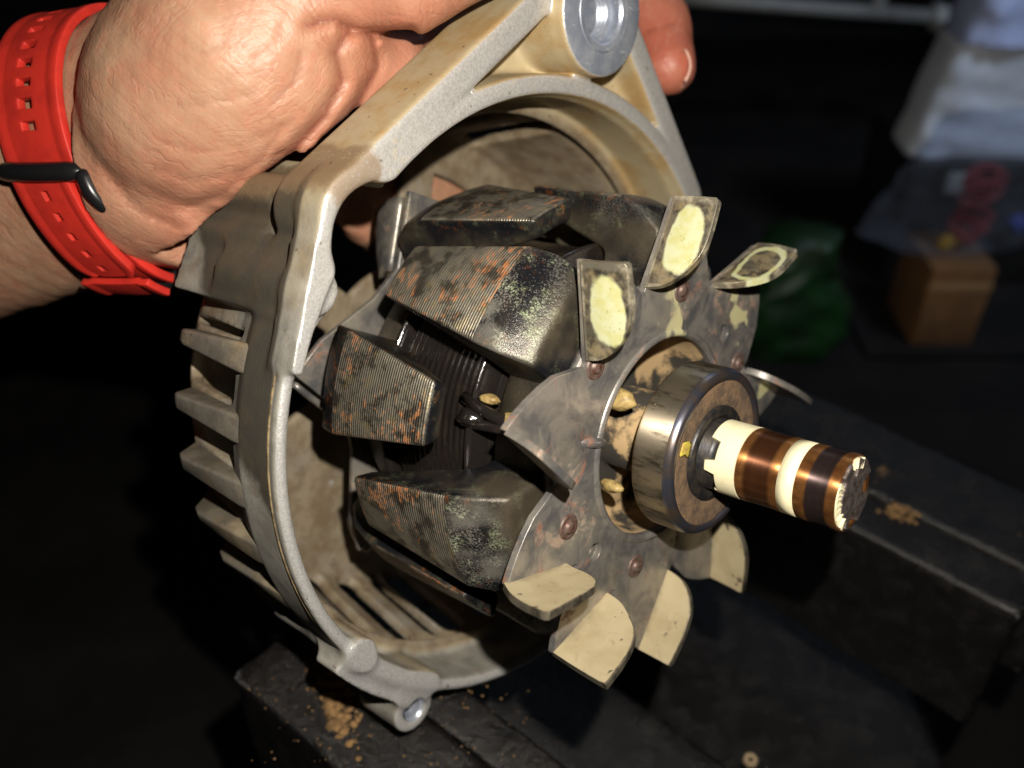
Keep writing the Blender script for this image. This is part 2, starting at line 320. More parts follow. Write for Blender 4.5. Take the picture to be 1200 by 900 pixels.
def vdb_mesh(D, org, vs):
    g = openvdb.FloatGrid(background=5.0); g.copyFromArray(np.ascontiguousarray(np.clip(D, -5, 5), dtype=np.float32))
    P, Q = g.convertToQuads(isovalue=0.0)
    P = np.asarray(P, float)*vs+np.asarray(org); Q = np.asarray(Q)[:, ::-1]
    me = bpy.data.meshes.new('field'); me.vertices.add(len(P)); me.vertices.foreach_set('co', (P/1000).ravel())
    me.loops.add(Q.size); me.loops.foreach_set('vertex_index', Q.astype(np.int32).ravel())
    me.polygons.add(len(Q)); me.polygons.foreach_set('loop_start', np.arange(0, Q.size, 4, dtype=np.int32)); me.polygons.foreach_set('loop_total', np.full(len(Q), 4, np.int32))
    me.update(); me.validate()
    v = np.array([p.area for p in me.polygons[:1]])
    c = np.zeros(len(Q)*3); n = np.zeros(len(Q)*3)
    me.polygons.foreach_get('center', c); me.polygons.foreach_get('normal', n); a = np.zeros(len(Q)); me.polygons.foreach_get('area', a)
    if (c.reshape(-1, 3)*n.reshape(-1, 3)).sum(1)@a < 0: me.flip_normals()
    return me, P
def grid3(lo, hi, vs):
    ax = [np.arange(l, h, vs, dtype=np.float32) for l, h in zip(lo, hi)]
    return np.meshgrid(*ax, indexing='ij')

# ------------------------------------------------------------------ the shaft frame: rotor and housing share one axis
O = np.array([41.727, 14.098, 190.316]); th, ph = .861, .282
A = np.array([sin(th)*cos(ph), sin(th)*sin(ph), -cos(th)]); Uc = np.array([0, -1., 0])-A*(-A[1]); Uc /= np.linalg.norm(Uc); Vc = np.cross(A, Uc)
def c2w(d): return RT*d[0]-UP*d[1]+FW*d[2]
ux, vx, axx = c2w(Uc), c2w(Vc), c2w(A); o_w = W(O)
MROT = Matrix([[ux[i], vx[i], axx[i], o_w[i]] for i in range(3)]+[[0, 0, 0, 1]])
def empty(name, mat, label, cat, group=None):
    o = bpy.data.objects.new(name, None); col.objects.link(o); o.empty_display_size = .02; o.matrix_world = mat; return tag(o, label, cat, group)
def pol(r, deg): return (r*cos(R(deg)), r*sin(R(deg)))

# ================================================================== structure: bench, wall
def box_world(name, lo, hi, mat, parent=None, bevel=0):
    lo, hi = np.array(lo)*1000, np.array(hi)*1000
    me = prism([(lo[0], lo[1]), (hi[0], lo[1]), (hi[0], hi[1]), (lo[0], hi[1])], lo[2], hi[2]); return link(name, me, mat, parent, bevel=bevel, smooth=bevel > 0)
M_bench = simple('oily_bench_top', (0.010, .009, .009), .75, 0, (0.016, .014, .013), 60, .4, 6, 1, Specular_IOR_Level=.12)
M_wall = simple('dark_workshop_wall', (0.012, .012, .014), .9, 0, (0.018, .017, .017), 90, .3, 5, 1)
for nm, lo, hi, mt in (('workbench_top', (-1.2, -.5, -.04), (1.4, 1.25, 0), M_bench), ('back_wall', (-1.6, 1.26, -.6), (1.8, 1.32, 1.4), M_wall)):
    o = box_world(nm, lo, hi, mt); o['kind'] = 'structure'

# ================================================================== vise
JZ = 400-205.0                                              # height of the jaw tops, mm
def onh(px, py, zmm=JZ):
    d = at(px, py, 1.0); dw = RT*d[0]-UP*d[1]+FW*d[2]; t = (zmm/1000-CAM[2])/dw[2]; p = CAM+dw*t; return p[:2]*1000
def quadblock(name, pts, z0, z1, mat, parent, bevel=1.5, cuts=0, rough=0):
    n = len(pts); me = prism([tuple(p) for p in pts], z0, z1)
    o = link(name, me, mat, parent, bevel=bevel, seg=3)
    return o
vo = bpy.data.objects.new('bench_vise', None); col.objects.link(vo); vo.location = (0.03, .12, 0)
tag(vo, 'greasy black iron bench vise with two flat jaws under the alternator', 'vise')
def vpart(name, pts, z0, z1, bevel=1.5, rough=.5):
    o = quadblock(name, pts, z0, z1, M_vise, None, bevel)
    # worn, hammered surface: subdivide and jostle
    bm = bmesh.new(); bm.from_mesh(o.data)
    bmesh.ops.bevel(bm, geom=list(bm.edges), offset=bevel/1000, segments=2, affect='EDGES', profile=.6)
    for it in range(4):
        long = [e for e in bm.edges if e.calc_length() > .006]
        if not long: break
        bmesh.ops.subdivide_edges(bm, edges=long, cuts=1, use_grid_fill=True)
    bmesh.ops.triangulate(bm, faces=[f for f in bm.faces if len(f.verts) > 4])
    from mathutils import noise as mn
    for v in bm.verts:
        d = mn.noise_vector(v.co*110)*.35+mn.noise_vector(v.co*320)*.22; v.co += d*rough/1000
    bm.to_mesh(o.data); bm.free(); o.modifiers.clear()
    o.data.polygons.foreach_set('use_smooth', [True]*len(o.data.polygons))
    o.data.transform(Matrix.Translation(-Vector(vo.location))); o.parent = vo
    return o
a0, b0, c0, d0 = onh(270, 790), onh(398, 905), onh(655, 905), onh(545, 805)
e = (b0-a0)/np.linalg.norm(b0-a0); nrm = np.array([e[1], -e[0]]); nrm = nrm if nrm@(d0-a0) > 0 else -nrm
wd = max((d0-a0)@nrm, 30)
J0 = a0
vpart('jaw', [J0, J0+nrm*wd*.66, J0+nrm*wd*.66+e*110, J0+e*110], JZ-55, JZ, 1.8, 1.1)
vpart('jaw_plate', [J0+nrm*(wd*.66+.6)+e*3, J0+nrm*wd+e*3, J0+nrm*wd+e*112, J0+nrm*(wd*.66+.6)+e*112], JZ-30, JZ-.6, 1.2, .9)
q0, q1, q2, q3 = onh(1010, 624), onh(1197, 722), onh(1215, 640), onh(1060, 570)
e2 = (q1-q0)/np.linalg.norm(q1-q0); n2 = np.array([-e2[1], e2[0]]); n2 = n2 if n2@(q3-q0) > 0 else -n2
w2 = (q3-q0)@n2
vpart('jaw', [q1-e2*150, q1, q1+n2*w2*.62, q1-e2*150+n2*w2*.62], JZ-52, JZ, 1.6, 1.5)
vpart('jaw_plate', [q1-e2*152+n2*(w2*.62+.6), q1+n2*(w2*.62+.6)+e2*6, q1+n2*(w2+22)+e2*6, q1-e2*152+n2*(w2+22)], JZ-40, JZ+.8, 1.5, .9)
mid = (J0+q1)/2
vpart('slide', [mid+e2*-90+n2*-14, mid+e2*60+n2*-14, mid+e2*60+n2*22, mid-e2*90+n2*22], JZ-95, JZ-60, 2, .7)
vpart('vise_base', [np.array(p) for p in ((-85, 60), (150, 60), (150, 270), (-85, 270))], 0, JZ-95, 6, .8)
# crumbs of dried mud on the jaw
crumbs = []
for k in range(420):
    t, s_ = rng.normal(0, 1, 2)
    p = onh(392+(6+7*rng.random())*t+(7*s_), 808+27*s_); crumbs.append((p[0], p[1], JZ+.15, min(abs(rng.normal(.0, .5))+.12, 1.6)))
for k in range(120):
    p = onh(rng.uniform(290, 620), rng.uniform(770, 899)); crumbs.append((p[0], p[1], JZ+.25, rng.uniform(.08, .28)))
for k in range(110):
    p = onh(1060+11*rng.normal(), 600+5*rng.normal()); crumbs.append((p[0], p[1], JZ+.5, min(abs(rng.normal(.1, .4))+.15, 1.)))
def lump(V, F, x, y, z, s, flat=.22, base=None):
    s *= 1.5
    bm = bmesh.new(); bmesh.ops.create_icosphere(bm, subdivisions=1, radius=1); i0 = len(V)
    rr = rng.uniform(.7, 1.25, len(bm.verts))
    for v, q in zip(bm.verts, rr): V.append((x+v.co.x*s*q, y+v.co.y*s*q, z+v.co.z*s*q*flat))
    for f in bm.faces: F.append(tuple(i0+v.index for v in f.verts))
    bm.free()
V, F = [], []
for x, y, z, s in crumbs: lump(V, F, x, y, z, s)
o = link('mud_crumbs', mesh('crumbs', V, F), simple('rusty_mud', (0.26, .15, .06), .95, 0, (0.13, .075, .03), 2.2, .6, .6, .3), None); o['kind'] = 'stuff'; tag(o, 'dry tan mud crumbs scattered on the black vise jaws', 'crumbs')
cx = (J0[0], J0[1], JZ); place(o, np.array(cx)/1000)
# ================================================================== background odds and ends
def blob(name, rings, mat, parent=None, n=28, cap=True, sub=0):
    """rings: list of (cx,cy,z,rx,ry,power) in mm world -> closed superellipse loft"""
    V = []; F = []
    for (cx, cy, z, rx, ry, pw) in rings:
        for k in range(n):
            t = 2*pi*k/n; c, s = cos(t), sin(t); V.append((cx+rx*np.sign(c)*abs(c)**(2/pw), cy+ry*np.sign(s)*abs(s)**(2/pw), z))
    for i in range(len(rings)-1):
        for k in range(n): F.append((i*n+k, i*n+(k+1) % n, (i+1)*n+(k+1) % n, (i+1)*n+k))
    F.append(tuple(range(n))[::-1]); F.append(tuple(range((len(rings)-1)*n, len(rings)*n)))
    return link(name, fixn(mesh(name, V, F)), mat, parent, bevel=0)
def ground(px, py):                                        # world mm of a bench-top point seen at a pixel
    return onh(px, py, 0)
def at_y(px, py, y):                                       # world mm of the point seen at a pixel on the plane y
    d = at(px, py, 1.0); dw = RT*d[0]-UP*d[1]+FW*d[2]; t = (y-CAM[1]*1000)/1000/dw[1]; return (CAM+dw*t)*1000
M_green = simple('green_plastic', (0.006, .042, .006), .5, 0, (0.008, .026, .008), 30, .2, 6, 1)
M_card = simple('brown_cardboard', (0.19, .088, .028), .85, 0, (0.13, .06, .022), 25, .2, 2, .4)
M_white = simple('white_sack', (0.74, .78, .86), .6, 0, (0.62, .66, .74), 40, .2, 18, 2)
M_bluew = simple('pale_blue_sack', (0.55, .62, .90), .5, 0, (0.45, .52, .80), 40, .4, 14, 3)
M_pipe = simple('painted_pipe', (0.40, .39, .37), .5, .1, (0.28, .27, .25), 30)
def sub_thing(name, loc, label, cat, group=None):
    return empty(name, Matrix.Translation(Vector(loc)/1000), label, cat, group)
def rel(o, root):
    o.data.transform(Matrix.Translation(-root.location)); o.parent = root; return o
bpy.context.view_layer.update()
# green tub
pt = at_y(945, 372, 520); gx, gy = pt[0], 560
zt = at_y(945, 325, 520)[2]; zb = at_y(945, 470, 520)[2]
from mathutils import noise as mn
def crumpled(name, c, hx_, hy_, z0, z1, mat, seed, amp=6, n=60, mm=40, top=.55):
    V = []; F = []
    for j in range(mm):
        t = j/(mm-1); z = z0+(z1-z0)*t; r = (.82+.18*sin(pi*min(t*1.4, 1)))*(1-(1-top)*t**2.2)
        for i in range(n):
            a_ = 2*pi*i/n; p = Vector((np.sign(cos(a_))*abs(cos(a_))**.75*hx_*r, np.sign(sin(a_))*abs(sin(a_))**.75*hy_*r, z)); o_ = Vector((seed*7, 0, 0))
            q = mn.noise_vector(p*.03+o_)*amp+mn.noise_vector(p*.075+o_)*amp*.6
            rdg = (1-abs(mn.noise(p*.05+o_*2)))**4*amp*.5
            V.append((c[0]+p.x*(1+rdg/60)+q.x, c[1]+p.y+q.y*.7, max(z0, z+q.z*min(1, 3*t))))
    for j in range(mm-1):
        for i in range(n): F.append((j*n+i, j*n+(i+1) % n, (j+1)*n+(i+1) % n, (j+1)*n+i))
    F += [tuple(range(n))[::-1], tuple(range((mm-1)*n, mm*n))]
    return link(name, fixn(mesh(name, V, F)), mat)
g0c = np.array([gx, gy, 0.]); o = crumpled('plastic_sack', g0c, 40, 30, 0, zt+6, M_green, 3, 8, top=.8); place(o, g0c/1000); tag(o, 'dim crumpled green plastic sack behind the rotor fan', 'sack')
# cardboard box
def panel(name, c, sx, sy, sz, mat, root, rz=0, bevel=1.0):
    me = prism([(-sx/2, -sy/2), (sx/2, -sy/2), (sx/2, sy/2), (-sx/2, sy/2)], -sz/2, sz/2)
    me.transform(Matrix.Translation(Vector(c)/1000) @ Matrix.Rotation(rz, 4, 'Z')); o = link(name, me, mat, root, bevel=bevel); return o
pA, pB = at_y(1066, 405, 560), at_y(1168, 318, 560)
cw, chh = pB[0]-pA[0], pB[2]-pA[2]; cxm, czm = (pA[0]+pB[0])/2, (pA[2]+pB[2])/2
g1 = sub_thing('cardboard_box', (cxm, 575, czm-chh/2), 'small brown cardboard box below the clear plastic bag', 'box')
def relc(o, root): o.parent = root; return o
relc(panel('box_front', (0, -15, chh/2), cw, 2, chh, M_card, None, 0, .5), g1)
relc(panel('box_side', (-cw/2+1, 12, chh/2), 2, 50, chh-1, M_card, None, 0, .5), g1); relc(panel('box_side', (cw/2-1, 12, chh/2), 2, 50, chh-1, M_card, None, 0, .5), g1)
relc(panel('box_back', (0, 38, chh/2), cw, 2, chh, M_card, None, 0, .5), g1); relc(panel('box_top', (0, 12, chh+.9), cw+1, 54, 1.6, M_card, None, .02, .5), g1)
M_tape = simple('packing_tape', (.34, .20, .09), .3); relc(panel('box_tape', (0, -16.2, chh*.80), cw+.4, .5, 7, M_tape, None, 0, .1), g1); relc(panel('box_flap', (-cw*.27, -16.6, chh*.33), cw*.42, .8, chh*.5, M_card, None, .03, .2), g1)
# what the box stands on: a dark crate with a pale edge
g2 = sub_thing('storage_crate', (cxm+20, 590, 0), 'black storage crate under the brown cardboard box', 'crate')
zc = czm-chh/2
M_crate = simple('black_crate', (.010, .010, .011), .5, 0, (.018, .017, .016), 20)
def crate(lo, hi, nm, mat): 
    o = box_world(nm, np.array(lo)/1000, np.array(hi)/1000, mat, None, .8); rel(o, g2)
crate((cxm-62, 540, 0), (cxm+130, 545, zc-12), 'crate_wall', M_crate); crate((cxm-62, 545.2, 0), (cxm-57, 660, zc-12), 'crate_wall', M_crate); crate((cxm-66, 536, zc-11.8), (cxm+140, 666, zc-.3), 'crate_lid', M_crate)
crate((cxm-40, 534, zc-9), (cxm+24, 535.8, zc-4), 'crate_label', simple('pale_strip', (.34, .34, .33), .6, 0, (.2, .2, .2), 6))
# pale sack leaning above
s0, s1 = at_y(1100, 172, 640), at_y(1230, 40, 640)
g3 = sub_thing('paper_sack', (s1[0], 660, 0), 'tall pale blue-white sack behind the clear bag at the right edge', 'sack')
sx = at_y(1196, 100, 640)[0]
def sack(nm, z0, z1, l0, l1, mat, dy=0, crease=1.):
    n, mm = 40, 26; V = []; F = []
    for j in range(mm):
        t = j/(mm-1); z = z0+(z1-z0)*t; l = l0+(l1-l0)*t
        for i in range(n):
            a = 2*pi*i/n; c, s = cos(a), sin(a); rx = (sx+75-l)/2; cx_ = (sx+75+l)/2
            x = cx_+rx*np.sign(c)*abs(c)**.35; y = 668+dy+26*np.sign(s)*abs(s)**.35
            k = crease*(2.2*sin(x*.21+z*.09)+1.6*sin(x*.5-z*.33+1)+1.4*sin(z*.27+x*.05)); V.append((x, y+k, z+.4*k))
    for j in range(mm-1):
        for i in range(n): F.append((j*n+i, j*n+(i+1) % n, (j+1)*n+(i+1) % n, (j+1)*n+i))
    F += [tuple(range(n))[::-1], tuple(range((mm-1)*n, mm*n))]
    return rel(link(nm, fixn(mesh(nm, V, F)), mat), g3)
g6 = None
lz0, lz1 = at_y(1085, 180, 640), at_y(1128, 60, 640); zt3 = at_y(1160, -30, 640)[2]
sack('sack_body', lz0[2]-6, lz1[2]+2, lz0[0]-10, lz1[0], M_white, 0, .45)
sack('sack_fold', lz1[2]+3, zt3, lz1[0]+1, lz1[0]+8, M_bluew, -4, .7)
g6 = sub_thing('equipment_case', (sx+30, 690, 0), 'black equipment case under the pale sack at the right edge', 'case')
for nm_, a_, b_ in (('case_body', (lz0[0]-4, 642, 0), (lz0[0]+190, 740, lz0[2]-22)), ('case_lid', (lz0[0]-6, 639, lz0[2]-21.6), (lz0[0]+192, 742, lz0[2]-6.2))):
    o = box_world(nm_, np.array(a_)/1000, np.array(b_)/1000, M_crate, None, 1.5); rel(o, g6)
for xx in (20, 90): o = box_world('latch', np.array((lz0[0]+xx, 636, lz0[2]-30))/1000, np.array((lz0[0]+xx+14, 638.8, lz0[2]-14))/1000, M_pipe, None, .6); rel(o, g6)
# clear bag of bits
def bag_pt(px, py): return at_y(px, py, 575)
b0 = bag_pt(1128, 240); bz = zc+chh+3
g4c = np.array([b0[0]+4, 590, bz])
m = Mat('clear_plastic', True); m.bump(m.noise(9, 4, .6, 1.2), .9, 3); m.bump(m.voro(14), .6, 3)
M_clear = m.done((.62, .66, .75), .16, 0., Specular_IOR_Level=1.0)
tr = m.n('ShaderNodeBsdfTransparent'); tr.inputs[0].default_value = (.86, .88, .93, 1); mx = m.n('ShaderNodeMixShader'); lw = m.n('ShaderNodeLayerWeight'); lw.inputs[0].default_value = .35
m.l(m.math('MULTIPLY_ADD', lw.outputs['Facing'], .14), mx.inputs[0]); mx.inputs[0].links[0].from_node.inputs[2].default_value = .02
m.l(tr.outputs[0], mx.inputs[1]); m.l(m.b.outputs[0], mx.inputs[2]); m.l(mx.outputs[0], m.t.nodes['Material Output'].inputs[0])
from mathutils import noise as mn
zt4 = bag_pt(1140, 165)[2]; V = []; F = []; n, mm = 56, 34
for j in range(mm):
    t = j/(mm-1); z = bz+(zt4-bz+10)*t; r = (1-.50*t**1.6)*(1-(.35*max(0, .1-t)/.1))
    for i in range(n):
        a_ = 2*pi*i/n; p = Vector((cos(a_)*62*r, sin(a_)*26*r, z-bz)); q = mn.noise_vector(p*.045)*7+mn.noise_vector(p*.12)*3.2
        V.append((g4c[0]+8*t+p.x+q.x, 592+p.y+q.y*.7, max(bz-1.5, z+q.z*.8*min(1, 4*t))))
for j in range(mm-1):
    for i in range(n): F.append((j*n+i, j*n+(i+1) % n, (j+1)*n+(i+1) % n, (j+1)*n+i))
F += [tuple(range(n))[::-1], tuple(range((mm-1)*n, mm*n))]
o = link('plastic_bag', fixn(mesh('bag', V, F)), M_clear); place(o, g4c/1000); tag(o, 'crumpled clear plastic bag of small parts on the cardboard box', 'bag')
for k, (px, py, cc, nm, lb) in enumerate([(1145, 238, (.20, .02, .02), 'wire_bundle', 'dark red bundle of wire inside the clear bag'), (1112, 285, (.42, .24, .02), 'plastic_connector', 'yellow connector inside the clear bag'), (1192, 262, (.02, .04, .22), 'plastic_clip', 'blue clip inside the clear bag near the right edge')]):
    c = at_y(px, py, 590); mt = simple('bagged_'+nm, cc, .5)
    if nm == 'wire_bundle':
        cu = bpy.data.curves.new(nm, 'CURVE'); cu.dimensions = '3D'; cu.bevel_depth = .0011; cu.bevel_resolution = 2
        s = cu.splines.new('POLY'); N_ = 260; s.points.add(N_-1)
        for i in range(N_):
            t = i*.28; s.points[i].co = ((12+4*sin(t*.31))*cos(t)/1000, (5+2*cos(t*.23))*sin(t*1.0+.4)/1000, (22*sin(t*.083)+5*sin(t))/1000, 1)
        tmp = bpy.data.objects.new('tmp', cu); me = bpy.data.meshes.new_from_object(tmp); bpy.data.objects.remove(tmp); o = link(nm, me, mt); o.location = Vector(c)/1000
    else:
        V = []; F = []
        me = prism([(-9, -4), (9, -4), (9, 4), (3, 4), (3, 6), (-3, 6), (-3, 4), (-9, 4)], -5, 5); o = link(nm, me, mt, bevel=.8); o.location = Vector(c)/1000; o.rotation_euler = (.5*k, .4, .7*k)
    tag(o, lb, nm.split('_')[1])
# pipe along the back
pp0, pp1 = at_y(770, -4, 900), at_y(1100, 20, 900)
dv = (pp1-pp0); L = np.linalg.norm(dv)
g5 = sub_thing('metal_pipe', (pp0+pp1)/2, 'pale horizontal metal pipe with an end fitting at the back', 'pipe')
Q = Vector(dv).to_track_quat('Z', 'Y').to_matrix().to_4x4()
def along(me, s): me.transform(Q @ Matrix.Translation((0, 0, s/1000))); return me
relc(link('pipe_tube', along(lathe([(0, -L/2-60), (6.5, -L/2-60), (6.5, L/2), (0, L/2)], 32), 0), M_pipe), g5)
relc(link('pipe_fitting', along(lathe([(0, 0), (11, 0), (13, 3), (13, 13), (11, 15), (8, 16), (8, 34), (0, 34)], 6), L/2-8), M_pipe, smooth=False, bevel=1), g5)
relc(link('pipe_bracket', along(prism([(-4, -4), (4, -4), (4, 60), (-4, 60)], -6, 6), -L/2), M_pipe, bevel=1), g5); relc(link('pipe_bracket', along(prism([(-4, 6.6), (4, 6.6), (4, 60), (-4, 60)], -6, 6), L/2-60), M_pipe, bevel=1), g5)
# little nut on the bench below
n0 = ground(880, 890); o = link('hex_nut', fixn(lathe([(1.1, -.9), (2.2, -.9), (2.2, .9), (1.1, .9), (1.1, -.9)], 6)), simple('tan_nut', (.40, .30, .18), .6), bevel=.2, smooth=False)
nz = JZ-60
n0 = onh(880, 889, nz+2.4); o.location = Vector((n0[0], n0[1], nz+1.4))/1000; tag(o, 'tiny tan hex nut lying on the vise slide', 'nut')

# ================================================================== alternator rotor
rotor = empty('alternator_rotor', MROT, 'alternator rotor with rusty claw poles, bent fan blades and copper slip rings', 'rotor')
# --- claw poles: profile (z, outer radius, half width) ; the rear set is the mirror of the front set
def claw_mesh(mirror):
    prof = [(-57.2, 49.4, 6.6), (-28.3, 49.4, 11.6), (-22.6, 47.6, 11.9), (-17.3, 43.4, 10.6), (-16.9, 26, 8.2), (-30.5, 24, 8.2), (-31.0, 36.5, 9.6), (-56.4, 44.6, 5.2)]
    NW = 10; V = []; F = []; m = len(prof)
    for z, r, hw in prof:
        for k in range(NW+1):
            x = hw*(2*k/NW-1)
            if r > 40: rr = r*cos(R(0)); V.append((rr*cos(x/rr), rr*sin(x/rr), z))
            else: V.append((r, x, z))
    f = lambda i, k: i*(NW+1)+k
    mats = []; 
    for i in range(m):
        j = (i+1) % m
        for k in range(NW): F.append((f(i, k), f(i, k+1), f(j, k+1), f(j, k))); mats.append((1 if i == 0 else 0, 0))
    F.append(tuple(f(i, 0) for i in range(m))); mats.append((0, 0.)); F.append(tuple(f(i, NW) for i in range(m))[::-1]); mats.append((0, 0.))
    V = [(x, y, (-91-z) if mirror else z) for x, y, z in V]
    me = mesh('claw', V, F)
    bm = bmesh.new(); bm.from_mesh(me); lay = bm.verts.layers.float.new('chamfer')
    bm.faces.ensure_lookup_table()
    for fc, (mi, c) in zip(bm.faces, mats): fc.material_index = mi
    bm.verts.ensure_lookup_table()
    for i_, v_ in enumerate(bm.verts): v_[lay] = [0, .9, .95, 0, 0, 0, 0, 0][i_//(NW+1)] * (1-.55*abs(2*(i_ % (NW+1))/NW-1)) if not mirror else 0.0
    bmesh.ops.recalc_face_normals(bm, faces=bm.faces); bm.to_mesh(me); bm.free()
    return me
for mir, phs in ((False, (57.5, 118.5, 178, 238, 298, -2)), (True, (28, 88.5, 148, 208, 268, 328))):
    me = claw_mesh(mir); first = None
    for p_ in phs:
        if first is None:
            o = first = link('claw_pole', me, [M_claw, M_mach], rotor, bevel=1.7, seg=4, ang=22); src = o
        else:
            o = src.copy(); col.objects.link(o); o.parent = rotor
        o.rotation_euler = (0, 0, R(p_))
link('pole_core', lathe([(21.6, -17.3), (30, -17.3), (33, -19), (34, -21), (34, -30), (31, -31), (14, -31), (14, -60), (31, -60), (34, -61), (34, -71), (31, -74), (10, -74)], 96), M_claw, rotor)
# --- field coil: bobbin flanges and varnished windings
pr = [(30, -32)]
for k in range(13): z0 = -34.2-k*1.75; pr += [(36.5, z0), (36.72, z0-.45), (36.8, z0-.9), (36.72, z0-1.35), (36.5, z0-1.75)]
pr += [(30, -59)]
link('field_coil', lathe(pr, 128), M_varnish, rotor)
for z in (-33.0, -58.6): link('bobbin_flange', lathe([(30, z), (37.6, z), (38.6, z-.3), (38.8, z-.8), (38.4, z-1.3), (37.4, z-1.5), (30, z-1.5)], 128), M_varnish, rotor)
def tube_mesh(pts, rad, n=10):
    pts = [Vector(p) for p in pts]; V = []; F = []
    for i, p in enumerate(pts):
        t = (pts[min(i+1, len(pts)-1)]-pts[max(i-1, 0)]).normalized(); a_ = t.orthogonal().normalized(); b_ = t.cross(a_); r = rad[i] if isinstance(rad, (list, tuple)) else rad
        if i and abs(a_.dot(pa)) < .99: a_ = (pa-t*pa.dot(t)).normalized(); b_ = t.cross(a_)
        pa = a_
        for k in range(n): q = p+(a_*cos(2*pi*k/n)+b_*sin(2*pi*k/n))*r; V.append(tuple(q))
    for i in range(len(pts)-1):
        for k in range(n): F.append((i*n+k, i*n+(k+1) % n, (i+1)*n+(k+1) % n, (i+1)*n+k))
    F += [tuple(range(n))[::-1], tuple(range((len(pts)-1)*n, len(pts)*n))]
    return fixn(mesh('tube', V, F))
link('coil_lead', tube_mesh([(*pol(37.8, 84), -36.5), (*pol(38.4, 85.5), -32), (*pol(38, 87), -27), (*pol(35, 88), -23), (*pol(30, 88), -20)], 1.25), M_varnish, rotor)
link('coil_lead', tube_mesh([(*pol(37.6, 91), -36), (*pol(38.3, 90.5), -31), (*pol(37.2, 90), -26), (*pol(34, 90), -20)], 1.1), M_varnish, rotor)
def rock(c, s, mat, nm, sq=(1, 1, 1), seed=0):
    bm = bmesh.new(); bmesh.ops.create_icosphere(bm, subdivisions=3, radius=1)
    for v in bm.verts:
        n_ = mn.noise(v.co*1.1+Vector((seed, 0, 0)))*.25+mn.noise(v.co*3.5+Vector((seed, 3, 0)))*.12; v.co *= (1+n_)
        v.co = Vector((c[0]+v.co.x*s*sq[0], c[1]+v.co.y*s*sq[1], c[2]+v.co.z*s*sq[2]))/1000
    me = bpy.data.meshes.new(nm); bm.to_mesh(me); bm.free(); return link(nm, me, mat, rotor)
rock((*pol(37.2, 82.5), -30.5), 1.5, M_epoxy, 'epoxy_blob', (.6, 1.3, 1.6), 3); rock((*pol(38.4, 89.5), -33.5), 2.4, M_varnish, 'epoxy_blob', (.8, 1, 1.2), 5); rock((*pol(36.6, 87), -24.5), 1.5, M_epoxy, 'epoxy_blob', (1, 1, 1.6), 8)
# --- hub cup inside the fan hole, with the two epoxied wire joints
link('hub_cup', lathe([(21.9, -14.9), (21.4, -17), (21.0, -23), (20.4, -24.6), (19.5, -25), (10, -25), (9.2, -24.6), (9, -24), (9, -11), (8, -9.2)], 256), M_hubcup, rotor)
rock((*pol(16.5, 62), -16), 2.1, M_epoxy, 'epoxy_blob', (1.1, 1.0, 1.9), 1); rock((*pol(16.6, 128), -15), 1.3, M_epoxy, 'epoxy_blob', (1, 1, 2.2), 2)
link('coil_lead', tube_mesh([(*pol(30, 90), -15.2), (*pol(24, 90), -13.2), (*pol(21.5, 91), -13.6), (*pol(18, 94), -17), (*pol(14, 98), -20)], 1.1), M_plate, rotor)
# --- fan
outer = [12.7, 47.4, 86.3, 121.6, 150.2, 188.2, 223.1, 252, 281, 330]
ZP = -13.5
pts = []
for i, p_ in enumerate(outer):
    p1 = p_+15.3; nx = outer[(i+1) % 10]+(360 if i == 9 else 0)
    pts += [pol(50.2, p_), pol(42, p_+6.0), pol(35.2, p1-1.2), pol(33.9, p1+.3), pol(33.8, p1+2.0), pol(35.0, p1+2.9)]
    g_ = nx-p1
    for t in (.3, .5, .7, .84, .93, .98): pts.append(pol(36.5+13.6*t**.95-(1.0 if t > .97 else 0)*0, p1+3+(g_-3.5)*t))
Nh = 120; hole = []
for k in range(Nh):
    d = 360*k/Nh; r = 21.6+(1.6 if (abs(d-90) < 4 or abs(d-270) < 4) else 0); hole.append(pol(r, d))
def holed(outline, holes, z0, z1):
    bm = bmesh.new()
    for lp in [outline]+holes:
        vs = [bm.verts.new((x/1000, y/1000, z0/1000)) for x, y in lp]
        for i in range(len(vs)): bm.edges.new((vs[i], vs[(i+1) % len(vs)]))
    bmesh.ops.triangle_fill(bm, use_beauty=True, use_dissolve=False, edges=bm.edges[:])
    fs = bm.faces[:]
    r = bmesh.ops.extrude_face_region(bm, geom=fs); bmesh.ops.translate(bm, verts=[v for v in r['geom'] if isinstance(v, bmesh.types.BMVert)], vec=(0, 0, (z1-z0)/1000))
    bmesh.ops.recalc_face_normals(bm, faces=bm.faces); me = bpy.data.meshes.new('holed'); bm.to_mesh(me); bm.free(); return me
small = [[pol(1, 0)]*0]
def ringpts(c, r, n=20): return [(c[0]+r*cos(2*pi*k/n), c[1]+r*sin(2*pi*k/n)) for k in range(n)]
fan = link('fan', sharp(holed(pts, [hole, ringpts(pol(28.9, 143.3), 1.9), ringpts(pol(28.9, 323.3), 1.9)], ZP-1.5, ZP)), M_plate, rotor, bevel=.25, seg=2)
link('plate_under', lathe([(24, ZP-1.8), (34, ZP-1.8), (34, ZP-3.6), (24, ZP-3.6), (24, ZP-1.8)], 96), M_plate, rotor)
lip = lathe([(21.7, ZP-.8), (21.8, ZP+.35), (22.4, ZP+.6), (23.1, ZP+.35), (23.4, ZP-.3)], 120); link('hole_lip', lip, M_plate, fan)
std = [(0, 0), (-.6, 9.6), (8.9, 10.3), (13.8, 8.6), (17.4, 5.2), (18.6, 2.6), (19, 0)]
